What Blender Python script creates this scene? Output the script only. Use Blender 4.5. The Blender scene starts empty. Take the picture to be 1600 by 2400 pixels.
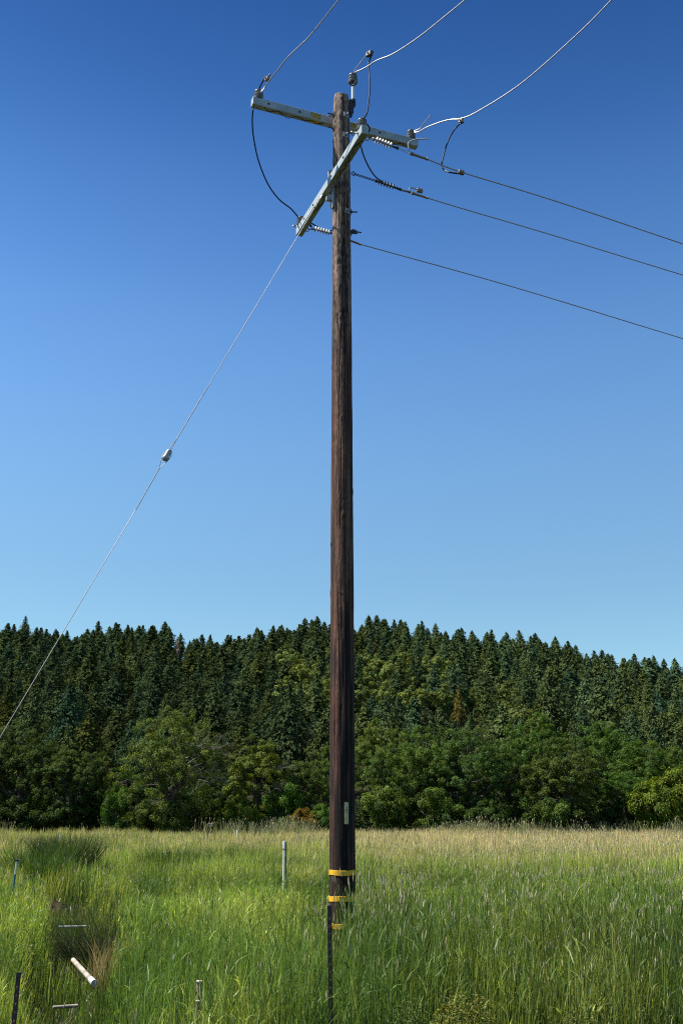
import bpy, math, random
import numpy as np
from mathutils import Vector, Matrix

S = bpy.context.scene
COL = S.collection
R = math.radians

# ------------------------------------------------------------------ camera
CAM = np.array([0.0, 0.0, 2.4])
PITCH = R(16.6)
cd = bpy.data.cameras.new('camera')
cd.sensor_fit = 'VERTICAL'; cd.sensor_height = 36; cd.sensor_width = 24; cd.lens = 35
cd.clip_start = 0.05; cd.clip_end = 6000
cam = bpy.data.objects.new('camera', cd); COL.objects.link(cam)
cam.location = CAM.tolist(); cam.rotation_euler = (math.pi / 2 + PITCH, 0, 0)
S.camera = cam

# ------------------------------------------------------------------ light
SUN_EL = R(57); SUN_AZ = R(-89)          # azimuth clockwise from +Y (left, a little behind the viewer)
sdir = Vector((math.sin(SUN_AZ) * math.cos(SUN_EL), math.cos(SUN_AZ) * math.cos(SUN_EL), math.sin(SUN_EL)))
W = bpy.data.worlds.new('World'); S.world = W; W.use_nodes = True
nt = W.node_tree; nt.nodes.clear()
sky = nt.nodes.new('ShaderNodeTexSky'); sky.sky_type = 'NISHITA'; sky.sun_disc = False
sky.sun_elevation = SUN_EL; sky.sun_rotation = SUN_AZ
sky.altitude = 0; sky.air_density = 1.0; sky.dust_density = 0.3; sky.ozone_density = 3.0
# clear, polarised sky: deepens from the horizon to the zenith (by direction's elevation, all round)
tcw = nt.nodes.new('ShaderNodeTexCoord'); sep = nt.nodes.new('ShaderNodeSeparateXYZ'); ramp = nt.nodes.new('ShaderNodeValToRGB'); mul = nt.nodes.new('ShaderNodeMix')
mul.data_type = 'RGBA'; mul.blend_type = 'MULTIPLY'; mul.inputs['Factor'].default_value = 1; ramp.color_ramp.interpolation = 'CARDINAL'
el = ramp.color_ramp.elements; el[0].position = .20; el[0].color = (.60, .745, .735, 1); el[1].position = .70; el[1].color = (.135, .31, .54, 1)
for p_, c_ in ((.35, (.622, .82, .88, 1)), (.479, (.485, .72, .895, 1)), (.59, (.27, .50, .73, 1))): e_ = el.new(p_); e_.color = c_
bg = nt.nodes.new('ShaderNodeBackground'); bg.inputs['Strength'].default_value = 0.113
wo = nt.nodes.new('ShaderNodeOutputWorld'); LK = nt.links.new
LK(tcw.outputs['Generated'], sep.inputs[0]); LK(sep.outputs['Z'], ramp.inputs[0]); LK(sky.outputs[0], mul.inputs[6]); LK(ramp.outputs[0], mul.inputs[7])
LK(mul.outputs[2], bg.inputs[0]); LK(bg.outputs[0], wo.inputs[0])
sl = bpy.data.lights.new('sun', 'SUN'); sl.energy = 5.0; sl.angle = R(0.5); sl.color = (1.0, 0.955, 0.88)
so = bpy.data.objects.new('sun', sl); COL.objects.link(so)
so.rotation_euler = (-sdir).to_track_quat('-Z', 'Y').to_euler(); so.location = (-30, -10, 60)
S.view_settings.view_transform = 'Standard'; S.view_settings.look = 'None'
S.view_settings.gamma = 1.0; S.view_settings.exposure = 0.8
S.cycles.max_bounces = 6; S.cycles.diffuse_bounces = 3; S.cycles.transmission_bounces = 3
S.cycles.use_denoising = False; S.cycles.filter_width = 1.1

# ------------------------------------------------------------------ helpers
rng = np.random.default_rng(7)

def ray(px, py):
    x = (px - 800) / 2333.33; y = (1200 - py) / 2333.33
    c, s = math.cos(PITCH), math.sin(PITCH)
    return np.array([x, c - s * y, s + c * y])
def at_Y(px, py, Y):
    d = ray(px, py); return CAM + d * (Y / d[1])
def at_Z(px, py, z):
    d = ray(px, py); return CAM + d * ((z - CAM[2]) / d[2])
def on_plane(px, py, p0, ang):
    n = np.array([-math.sin(ang), math.cos(ang), 0]); d = ray(px, py)
    return CAM + d * (n @ (np.asarray(p0) - CAM) / (n @ d))
def elev(py):
    d = ray(800, py); return d[2] / d[1]
def z1(u, v): return (560 + u / 2.8, 80 + v / 2.8)
def D(x, y): return (x * 1.02041, y * 1.02041)

def hash2(ix, iy, s):
    h = (ix.astype(np.int64) * 374761393 + iy.astype(np.int64) * 668265263 + s * 98245165) & 0xffffffff
    h = ((h ^ (h >> 13)) * 1274126177) & 0xffffffff
    h = h ^ (h >> 16)
    return (h & 0xffffff) / float(0xffffff)
def vnoise(x, y, s=0, wrap=None):
    x = np.asarray(x, float); y = np.asarray(y, float)
    ix = np.floor(x); iy = np.floor(y); fx = x - ix; fy = y - iy
    fx = fx * fx * (3 - 2 * fx); fy = fy * fy * (3 - 2 * fy)
    ix = ix.astype(np.int64); iy = iy.astype(np.int64); jx = ix + 1
    if wrap: ix = ix % wrap; jx = jx % wrap
    a = hash2(ix, iy, s); b = hash2(jx, iy, s); c = hash2(ix, iy + 1, s); d = hash2(jx, iy + 1, s)
    return (a * (1 - fx) + b * fx) * (1 - fy) + (c * (1 - fx) + d * fx) * fy
def fbm(x, y, s=0, o=4):
    v = 0; a = .5; t = 0
    for i in range(o):
        v = v + a * vnoise(x * 2**i, y * 2**i, s + i * 17); t += a; a *= .5
    return v / t
def sstep(a, b, x):
    t = np.clip((np.asarray(x, float) - a) / (b - a), 0, 1); return t * t * (3 - 2 * t)

def np_mesh(name, V, Q, mats, col=None, smooth=False, midx=None):
    """one mesh from arrays of vertices and quads (or triangles)"""
    me = bpy.data.meshes.new(name)
    V = np.ascontiguousarray(V, np.float32); Q = np.ascontiguousarray(Q, np.int32)
    k = Q.shape[1]
    me.vertices.add(len(V)); me.vertices.foreach_set('co', V.ravel())
    me.loops.add(Q.size); me.loops.foreach_set('vertex_index', Q.ravel())
    me.polygons.add(len(Q)); me.polygons.foreach_set('loop_start', np.arange(0, Q.size, k, dtype=np.int32))
    if smooth: me.polygons.foreach_set('use_smooth', np.ones(len(Q), bool))
    if midx is not None: me.polygons.foreach_set('material_index', np.asarray(midx, np.int32))
    me.update(calc_edges=True)
    if col is not None:
        at = me.attributes.new('Col', 'FLOAT_COLOR', 'POINT')
        c = np.ones((len(V), 4), np.float32); c[:, :3] = col; at.data.foreach_set('color', c.ravel())
    for m in (mats if isinstance(mats, (list, tuple)) else [mats]): me.materials.append(m)
    return me
def link(name, me, parent=None, loc=None):
    o = bpy.data.objects.new(name, me); COL.objects.link(o)
    if parent is not None: o.parent = parent
    if loc is not None: o.location = [float(v) for v in loc]
    return o
def tag(o, label=None, cat=None, group=None, kind=None):
    if label: o['label'] = label
    if cat: o['category'] = cat
    if group: o['group'] = group
    if kind: o['kind'] = kind
    return o
def empty(name, loc, label, cat, group=None):
    o = link(name, None, None, loc); o.empty_display_size = 0.3
    return tag(o, label, cat, group)

def catmull(P, n=6):
    P = np.asarray(P, float); Q = np.vstack([2 * P[0] - P[1], P, 2 * P[-1] - P[-2]]); out = []
    for i in range(1, len(Q) - 2):
        a, b, c, d = Q[i - 1:i + 3]
        for t in np.linspace(0, 1, n, endpoint=False):
            out.append(.5 * (2 * b + (c - a) * t + (2 * a - 5 * b + 4 * c - d) * t * t + (3 * b - a - 3 * c + d) * t**3))
    out.append(P[-1]); return np.array(out)

class MB:
    """collects tubes, lathes, boxes; links them as one mesh object"""
    def __init__(s): s.V = []; s.F = []; s.M = []; s.n = 0; s.mi = 0
    def add(s, V, F):
        V = np.asarray(V, float)
        s.V.append(V); s.F += [[i + s.n for i in f] for f in F]; s.M += [s.mi] * len(F); s.n += len(V); return s
    def tube(s, P, r, n=8, cap=True):
        P = np.asarray(P, float); m = len(P); r = np.broadcast_to(np.asarray(r, float), (m,))
        T = np.gradient(P, axis=0); T /= np.linalg.norm(T, axis=1)[:, None] + 1e-12
        u = np.cross(T[0], [0, 0, 1.0]);
        if np.linalg.norm(u) < 1e-3: u = np.array([1.0, 0, 0])
        u /= np.linalg.norm(u); V = []
        a = np.linspace(0, 2 * np.pi, n, endpoint=False)
        for i in range(m):
            u = u - T[i] * (u @ T[i]); u /= np.linalg.norm(u); w = np.cross(T[i], u)
            V.append(P[i] + r[i] * (np.cos(a)[:, None] * u + np.sin(a)[:, None] * w))
        F = [[i * n + j, i * n + (j + 1) % n, (i + 1) * n + (j + 1) % n, (i + 1) * n + j] for i in range(m - 1) for j in range(n)]
        if cap: F += [list(range(n))[::-1], [(m - 1) * n + j for j in range(n)]]
        return s.add(np.vstack(V), F)
    def lathe(s, o, axis, prof, n=20):
        """prof: list of (distance along the axis, radius)"""
        o = np.asarray(o, float); ax = np.asarray(axis, float); ax = ax / np.linalg.norm(ax)
        u = np.cross(ax, [0, 0, 1.0])
        if np.linalg.norm(u) < 1e-3: u = np.array([1.0, 0, 0])
        u /= np.linalg.norm(u); w = np.cross(ax, u); a = np.linspace(0, 2 * np.pi, n, endpoint=False)
        V = np.vstack([o + ax * h + max(r, 1e-4) * (np.cos(a)[:, None] * u + np.sin(a)[:, None] * w) for h, r in prof])
        m = len(prof)
        F = [[i * n + j, i * n + (j + 1) % n, (i + 1) * n + (j + 1) % n, (i + 1) * n + j] for i in range(m - 1) for j in range(n)]
        F += [list(range(n))[::-1], [(m - 1) * n + j for j in range(n)]]
        return s.add(V, F)
    def box(s, c, h, X=(1, 0, 0), Y=(0, 1, 0), Z=(0, 0, 1), bev=0.0):
        c = np.asarray(c, float); X, Y, Z = (np.asarray(v, float) / np.linalg.norm(v) for v in (X, Y, Z)); a, b, d = h
        if bev <= 0:
            V = [c + i * a * X + j * b * Y + k * d * Z for k in (-1, 1) for j in (-1, 1) for i in (-1, 1)]
            return s.add(V, [[0, 2, 3, 1], [4, 5, 7, 6], [0, 1, 5, 4], [2, 6, 7, 3], [0, 4, 6, 2], [1, 3, 7, 5]])
        # bevelled along X: octagonal section swept, with bevelled ends
        def sec(x, q):
            pts = [(b - bev - q, d - q), (b - q, d - bev - q), (b - q, -d + bev + q), (b - bev - q, -d + q), (-b + bev + q, -d + q), (-b + q, -d + bev + q), (-b + q, d - bev - q), (-b + bev + q, d - q)]
            return [c + x * X + y * Y + z * Z for y, z in pts]
        V = sec(-a, bev) + sec(-a + bev, 0) + sec(a - bev, 0) + sec(a, bev)
        F = [[i * 8 + j, i * 8 + (j + 1) % 8, (i + 1) * 8 + (j + 1) % 8, (i + 1) * 8 + j] for i in range(3) for j in range(8)]
        F += [list(range(8))[::-1], list(range(24, 32))]
        return s.add(V, F)
    def hexnut(s, c, ax, r, h): return s.lathe(np.asarray(c, float), ax, [(0, r), (h, r)], 6)
    def build(s, name, mats, parent=None, root=None, smooth=False, loc=None):
        org = np.zeros(3) if root is None else np.array(root.location)
        if loc is not None: org = np.asarray(loc, float)
        me = bpy.data.meshes.new(name)
        me.from_pydata([tuple(v) for v in (np.vstack(s.V) - org)], [], s.F); me.update()
        for m in (mats if isinstance(mats, (list, tuple)) else [mats]): me.materials.append(m)
        me.polygons.foreach_set('material_index', np.array(s.M, np.int32))
        import bmesh
        bm = bmesh.new(); bm.from_mesh(me); bmesh.ops.recalc_face_normals(bm, faces=bm.faces); bm.to_mesh(me); bm.free()
        if smooth:
            me.polygons.foreach_set('use_smooth', np.ones(len(me.polygons), bool))
            try: me.set_sharp_from_angle(angle=R(40))
            except Exception: pass
        return link(name, me, parent, org if parent is None else None)

# ------------------------------------------------------------------ materials
def mat(name, base=(.5, .5, .5), rough=.6, metal=0.0, var=None, scale=8.0, bump=0.0, bscale=60.0, stretch=None, spec=.5):
    m = bpy.data.materials.new(name); m.use_nodes = True; n = m.node_tree; N = n.nodes; L = n.links
    b = N['Principled BSDF']; b.inputs['Roughness'].default_value = rough; b.inputs['Metallic'].default_value = metal
    b.inputs['Specular IOR Level'].default_value = spec
    tc = N.new('ShaderNodeTexCoord'); mp = N.new('ShaderNodeMapping'); L.new(tc.outputs['Object'], mp.inputs[0])
    if stretch: mp.inputs['Scale'].default_value = stretch
    if var:
        nz = N.new('ShaderNodeTexNoise'); nz.inputs['Scale'].default_value = scale; nz.inputs['Detail'].default_value = 6; nz.inputs['Roughness'].default_value = .65
        rp = N.new('ShaderNodeValToRGB'); rp.color_ramp.elements[0].position = .32; rp.color_ramp.elements[1].position = .68
        rp.color_ramp.elements[0].color = (*base, 1); rp.color_ramp.elements[1].color = (*var, 1)
        L.new(mp.outputs[0], nz.inputs['Vector']); L.new(nz.outputs[0], rp.inputs[0]); L.new(rp.outputs[0], b.inputs['Base Color'])
    else: b.inputs['Base Color'].default_value = (*base, 1)
    if bump:
        n2 = N.new('ShaderNodeTexNoise'); n2.inputs['Scale'].default_value = bscale; n2.inputs['Detail'].default_value = 5
        bp = N.new('ShaderNodeBump'); bp.inputs['Strength'].default_value = bump; bp.inputs['Distance'].default_value = .01
        L.new(mp.outputs[0], n2.inputs['Vector']); L.new(n2.outputs[0], bp.inputs['Height']); L.new(bp.outputs[0], b.inputs['Normal'])
    return m
def leaf_mat(name, trans=.3, gloss=.05, rough=.45, tint=True):
    """colour = the leaf's own colour attribute times the plant's own colour (obj.color)"""
    m = bpy.data.materials.new(name); m.use_nodes = True; n = m.node_tree; N = n.nodes; L = n.links; N.clear()
    out = N.new('ShaderNodeOutputMaterial'); at = N.new('ShaderNodeAttribute'); at.attribute_name = 'Col'
    c = at.outputs['Color']
    if tint:
        oi = N.new('ShaderNodeObjectInfo'); mx = N.new('ShaderNodeMix'); mx.data_type = 'RGBA'; mx.blend_type = 'MULTIPLY'; mx.inputs['Factor'].default_value = 1
        L.new(c, mx.inputs[6]); L.new(oi.outputs['Color'], mx.inputs[7]); c = mx.outputs[2]
    df = N.new('ShaderNodeBsdfDiffuse'); tr = N.new('ShaderNodeBsdfTranslucent'); gl = N.new('ShaderNodeBsdfGlossy'); gl.inputs['Roughness'].default_value = rough
    gl.inputs['Color'].default_value = (.8, .85, .9, 1)
    hs = N.new('ShaderNodeHueSaturation'); hs.inputs['Hue'].default_value = .485; hs.inputs['Saturation'].default_value = 1.15; hs.inputs['Value'].default_value = 1.15
    L.new(c, df.inputs[0]); L.new(c, hs.inputs['Color']); L.new(hs.outputs[0], tr.inputs[0])
    m1 = N.new('ShaderNodeMixShader'); m1.inputs[0].default_value = trans; L.new(df.outputs[0], m1.inputs[1]); L.new(tr.outputs[0], m1.inputs[2])
    m2 = N.new('ShaderNodeMixShader'); m2.inputs[0].default_value = gloss; L.new(m1.outputs[0], m2.inputs[1]); L.new(gl.outputs[0], m2.inputs[2])
    L.new(m2.outputs[0], out.inputs[0]); return m
def attr_mat(name, rough=.8, bump=.4, bscale=(40, 40, 6), spec=.3):
    m = mat(name, rough=rough, bump=bump, bscale=8, stretch=bscale, spec=spec); N = m.node_tree.nodes; L = m.node_tree.links
    at = N.new('ShaderNodeAttribute'); at.attribute_name = 'Col'
    nz = N.new('ShaderNodeTexNoise'); nz.inputs['Scale'].default_value = 10; nz.inputs['Detail'].default_value = 5
    mr = N.new('ShaderNodeMapRange'); mr.inputs[1].default_value = .3; mr.inputs[2].default_value = .7; mr.inputs[3].default_value = .55; mr.inputs[4].default_value = 1.4
    mx = N.new('ShaderNodeMix'); mx.data_type = 'RGBA'; mx.blend_type = 'MULTIPLY'; mx.inputs['Factor'].default_value = 1
    mp = [x for x in N if x.type == 'MAPPING'][0]
    L.new(mp.outputs[0], nz.inputs['Vector']); L.new(nz.outputs[0], mr.inputs[0]); L.new(at.outputs['Color'], mx.inputs[6]); L.new(mr.outputs[0], mx.inputs[7])
    L.new(mx.outputs[2], N['Principled BSDF'].inputs['Base Color']); return m

M = dict(
    soil=mat('soil', (.014, .011, .007), .95, var=(.034, .026, .015), scale=.9, bump=.5, bscale=5, spec=.1),
    hill=mat('forest_floor', (.018, .018, .010), .95, var=(.045, .038, .022), scale=.15, bump=.5, bscale=1, spec=.1),
    leaf=leaf_mat('leaf', .26, .006, .5), needle=leaf_mat('needle', .12, .0, .5), grass=leaf_mat('grass_blade', .38, .018, .45, tint=False),
    bark=mat('bark', (.045, .036, .028), .9, var=(.11, .09, .07), scale=3, bump=.6, bscale=9, stretch=(1, 1, .3), spec=.2),
    lichen=mat('lichen_bark', (.08, .07, .055), .9, var=(.19, .175, .145), scale=4, bump=.5, bscale=9, spec=.2),
    pole=attr_mat('creosote_wood', .85, .5, (30, 30, 2.5)),
    arm=mat('arm_fibreglass', (.27, .32, .325), .55, var=(.43, .49, .49), scale=6),
    galv=mat('galvanised_steel', (.26, .27, .28), .5, .5, var=(.44, .45, .46), scale=30),
    dark_steel=mat('dark_steel', (.035, .035, .04), .5, .5, var=(.10, .10, .11), scale=25, bump=.2),
    porcelain=mat('grey_insulator', (.085, .082, .078), .42, var=(.17, .165, .155), scale=12, bump=.1),
    polymer=mat('pale_polymer', (.32, .34, .35), .55, var=(.46, .48, .48), scale=12),
    dark_polymer=mat('dark_polymer', (.05, .055, .065), .5, var=(.11, .12, .13), scale=12),
    white_tube=mat('white_fibreglass', (.72, .78, .78), .3, var=(.82, .86, .86), scale=9),
    alu=mat('aluminium_strand', (.30, .29, .29), .45, .45, var=(.46, .44, .43), scale=40),
    alu_bright=mat('bright_tie_wire', (.6, .6, .62), .38, .5, var=(.8, .8, .82), scale=40),
    bronze=mat('weathered_sleeve', (.20, .165, .13), .5, .45, var=(.34, .28, .22), scale=20),
    cable=mat('black_cable', (.008, .008, .009), .4, var=(.014, .014, .015), scale=20, spec=.2),
    yellow=mat('yellow_band', (.58, .30, .010), .5, var=(.86, .48, .014), scale=9, bump=.3, bscale=30, stretch=(3, 3, .6)),
    sticker=mat('sticker_yellow', (.50, .36, .04), .6, var=(.68, .52, .08), scale=40),
    black=mat('black_print', (.012, .012, .012), .6),
    plate=mat('tan_plate', (.42, .36, .17), .45, var=(.62, .55, .30), scale=22),
    tpost=mat('maroon_post_paint', (.022, .012, .014), .5, var=(.06, .03, .03), scale=30, bump=.3),
    rust=mat('rusty_steel', (.12, .055, .03), .85, var=(.26, .14, .08), scale=25, bump=.3),
    pvc=mat('white_pvc', (.76, .74, .70), .4, var=(.84, .82, .79), scale=10),
    dull_pvc=mat('dull_pvc', (.42, .40, .36), .55, var=(.62, .60, .56), scale=9),
    old_pvc=mat('stained_pvc', (.20, .16, .11), .7, var=(.50, .44, .36), scale=6),
    stake=mat('grey_stake_wood', (.12, .09, .06), .9, var=(.24, .19, .14), scale=20, stretch=(1, 1, .15)),
    cut=mat('pale_cut_wood', (.62, .50, .40), .8, var=(.76, .66, .56), scale=40),
    teal=mat('teal_sleeve', (.01, .10, .13), .5, var=(.03, .18, .2), scale=20),
)

# ------------------------------------------------------------------ ground and hill
def ditch_x(y): return -0.245 * y - 0.10 * np.sin(y * .55) - sstep(24, 40, y) * (y - 24) * .55
def ditch_w(x, y):
    """1 in the ditch, 0 outside it"""
    d = np.abs(x - ditch_x(y)) / (0.42 + .014 * y)
    return (1 - sstep(.55, 1.25, d)) * sstep(9.5, 12.5, y) * (1 - sstep(30, 40, y))
def ground_z(x, y):
    x = np.asarray(x, float); y = np.asarray(y, float)
    z = .8 * (1 - sstep(2.5, 8.0, y)) + .10 * (fbm(x * .12, y * .12, 3) - .5) * sstep(5, 12, y)
    z = z - .5 * ditch_w(x, y) - .25 * sstep(-3, -14, x) * sstep(12, 25, y) * (1 - sstep(45, 70, y))
    return z
def axis_lines(lo, hi, fine_lo, fine_hi, step, grow=1.18):
    a = list(np.arange(fine_lo, fine_hi, step)); s = step; v = a[-1]
    while v < hi: s *= grow; v += s; a.append(min(v, hi))
    s = step; v = a[0]
    while v > lo: s *= grow; v -= s; a.insert(0, max(v, lo))
    return np.array(a)
def sheet(name, xs, ys, fz, m):
    X, Y = np.meshgrid(xs, ys); V = np.stack([X, Y, fz(X, Y)], -1).reshape(-1, 3); nx, ny = len(xs), len(ys)
    i = (np.arange(ny - 1)[:, None] * nx + np.arange(nx - 1)[None]).ravel()
    return link(name, np_mesh(name, V, np.stack([i, i + 1, i + nx + 1, i + nx], 1), m, smooth=True))
tag(sheet('ground', axis_lines(-2500, 2500, -14, 14, .35), axis_lines(-400, 4000, 2, 40, .35), ground_z, M['soil']), kind='structure')

SKY_PX = np.array([-300, 0, 61, 194, 352, 421, 469, 510, 556, 620, 724, 816, 905, 973, 1052, 1134, 1254, 1351, 1443, 1555, 1600, 1900])
SKY_PY = np.array([1450, 1466, 1462, 1466, 1463, 1498, 1490, 1496, 1488, 1458, 1452, 1452, 1448, 1454, 1474, 1482, 1488, 1522, 1542, 1558, 1566, 1620])
YR = 500.0; Y0H = 192.0
def ridge(u):
    px = 800 + u * .99 * 2333.33; py = np.interp(px, SKY_PX, SKY_PY)
    y = (1200 - py) / 2333.33; c, s = math.cos(PITCH), math.sin(PITCH)
    return (s + c * y) / (c - s * y) * YR + CAM[2] - 11.5
def hill_z(x, y):
    u = x / np.maximum(y, 60); r = ridge(u); t = np.clip((y - Y0H) / (YR - Y0H), -.2, 1)
    z = r * np.where(t > 0, t**.93 if np.isscalar(t) else np.maximum(t, 0)**.93, 0) - .6 * (t <= 0) - .3
    z = z - np.maximum(y - YR, 0) * .22 + 7.0 * (fbm(x * .022, y * .022, 5) - .5) * np.clip(t, 0, 1)
    return np.maximum(z, -1.0)
tag(sheet('hill', axis_lines(-620, 620, -250, 250, 6, 1.1), np.arange(186, 960, 6.0), hill_z, M['hill']), kind='structure')

# ------------------------------------------------------------------ trees
def rot_cards(P, nrm, L, Wd, ang, rg):
    """diamond shaped leaves: centre P, normal nrm, half length L, half width Wd"""
    n = len(P); nrm = nrm / (np.linalg.norm(nrm, axis=1)[:, None] + 1e-9)
    a = np.cross(nrm, rg.normal(size=(n, 3))); a /= np.linalg.norm(a, axis=1)[:, None] + 1e-9
    if ang is not None:                      # a preferred long axis, made orthogonal to the normal
        a = ang - nrm * np.sum(ang * nrm, 1)[:, None]; a /= np.linalg.norm(a, axis=1)[:, None] + 1e-9
    b = np.cross(nrm, a); L = np.broadcast_to(L, (n,))[:, None]; Wd = np.broadcast_to(Wd, (n,))[:, None]
    V = np.stack([P - a * L, P + b * Wd - a * L * .1, P + a * L, P - b * Wd - a * L * .1], 1).reshape(-1, 3)
    return V, np.arange(4 * n).reshape(n, 4)

def limb_mb(mb, a, b, r0, r1, sag, rg, n=5, sides=5):
    t = np.linspace(0, 1, n)[:, None]; P = a + (b - a) * t
    P = P + rg.normal(size=(n, 3)) * .05 * np.linalg.norm(b - a) * (np.sin(np.pi * t)); P[:, 2] += sag * np.sin(np.pi * t[:, 0])
    mb.tube(P, np.linspace(r0, r1, n), sides, cap=False); return P

def broadleaf(seed, H=11., Rr=5., low=.12, ncl=95, leaf=.16, nleaf=230, crad=1.05, bare=0, lumps=6, skirt=4, base=(.082, .114, .026)):
    rg = np.random.default_rng(seed)
    # crown = a handful of big lobes, each carrying leaf clusters near its surface
    lob = []
    for i in range(lumps):
        a = 2 * np.pi * (i + rg.uniform(-.3, .3)) / lumps; rr = Rr * rg.uniform(.34, .60); zz = H * rg.uniform(.40, .68)
        lob.append((np.array([rr * math.cos(a), rr * math.sin(a), zz]), Rr * rg.uniform(.42, .62), H * rg.uniform(.2, .3)))
    lob += [(np.array([rg.uniform(-.08, .08) * Rr, rg.uniform(-.08, .08) * Rr, H * .60]), Rr * .80, H * .385)] * 3
    for i in range(skirt):
        a = 6.283 * (i + rg.uniform(-.3, .3)) / skirt; lob.append((np.array([Rr * .30 * math.cos(a), Rr * .30 * math.sin(a), H * rg.uniform(.15, .26)]), Rr * .32, H * .13))
    cl = []
    while len(cl) < ncl:
        c, hr, vr = lob[rg.integers(len(lob))]; d = rg.normal(size=3); d /= np.linalg.norm(d); d[2] = d[2] if rg.random() < .6 else abs(d[2])
        p = c + d * np.array([hr, hr, vr]) * rg.uniform(.62, 1.06)
        if p[2] < H * low or p[2] > H: continue
        cl.append((p, d, crad * rg.uniform(.6, 1.25)))
    Ps, Ns, Cs, As = [], [], [], []
    for p, d, r in cl:
        k = int(nleaf * (r / crad)**2)
        q = rg.normal(size=(k, 3)); q /= np.linalg.norm(q, axis=1)[:, None]; q = q * (rg.random(k)**.45)[:, None]
        P = p + q * np.array([r, r, r * .72]); Ps.append(P)
        Ns.append(q * .6 + d * .45 + np.array([0, 0, .55]) + rg.normal(size=(k, 3)) * .42)
        As.append(q + np.array([0, 0, -.5]) + rg.normal(size=(k, 3)) * .6)
        tone = rg.uniform(.68, 1.32); yel = rg.uniform(-.12, .12)
        c = np.array(base)[None] * tone * rg.uniform(.72, 1.28, (k, 1)); c = c * (1 + np.array([1.2, .5, -.6])[None] * (yel + rg.normal(size=(k, 1)) * .08)); Cs.append(np.clip(c, .005, .8))
    P = np.vstack(Ps); V, Q = rot_cards(P, np.vstack(Ns), leaf * rg.uniform(.7, 1.3, len(P)), leaf * .55 * rg.uniform(.7, 1.2, len(P)), np.vstack(As), rg)
    crown = np_mesh('crown', V, Q, M['leaf'], np.repeat(np.vstack(Cs), 4, 0))
    mb = MB(); fork = np.array([0, 0, H * .24]); r0 = .032 * H
    mb.tube([(0, 0, -.4), (0.03, 0, .1), (-.05, .04, H * .12), tuple(fork)], [r0 * 1.35, r0 * 1.1, r0 * .92, r0 * .8], 8)
    lbs = []
    for c, hr, vr in lob:
        P2 = limb_mb(mb, fork - [0, 0, .2], c - [0, 0, vr * .2], r0 * .55, r0 * .2, .3, rg, 7, 6); lbs.append(P2)
    for p, d, r in cl[::8]:
        P2 = min(lbs, key=lambda q: np.min(np.linalg.norm(q - p, axis=1))); j = int(np.argmin(np.linalg.norm(P2 - p, axis=1)))
        limb_mb(mb, P2[max(j - 1, 0)], p, r0 * .16, r0 * .04, .15, rg, 4, 4)
    m0 = bpy.data.meshes.new('trunk'); m0.from_pydata([tuple(v) for v in np.vstack(mb.V)], [], mb.F); m0.update(); m0.materials.append(M['bark'])
    bm_ = None
    if bare:                                 # grey, leafless limbs standing out of the crown
        mb2 = MB()
        for i in range(bare):
            a = rg.uniform(-1.0, .9); el = rg.uniform(-.15, .5); L = Rr * rg.uniform(.9, 1.22)
            st = np.array([.25 * Rr * math.cos(a), -.3 * Rr, H * rg.uniform(.38, .62)]); e = st + L * .85 * np.array([math.cos(a) * math.cos(el), math.sin(a) * .35 - .25, math.sin(el)])
            P2 = limb_mb(mb2, st, e, .07, .018, .4, rg, 8, 5)
            for k in range(9):
                j = rg.integers(2, 7); v = rg.normal(size=3) * [.8, .5, .8]; v[2] = abs(v[2]) * .5 + v[2] * .5
                P3 = limb_mb(mb2, P2[j], P2[j] + v * rg.uniform(.6, 1.3), .024, .009, .1, rg, 5, 4)
                for kk in range(3): limb_mb(mb2, P3[2 + kk % 3], P3[2 + kk % 3] + rg.normal(size=3) * .45, .016, .008, 0, rg, 3, 3)
        bm_ = bpy.data.meshes.new('bare_limb'); bm_.from_pydata([tuple(v) for v in np.vstack(mb2.V)], [], mb2.F); bm_.update(); bm_.materials.append(M['lichen'])
    return crown, m0, bm_

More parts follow.
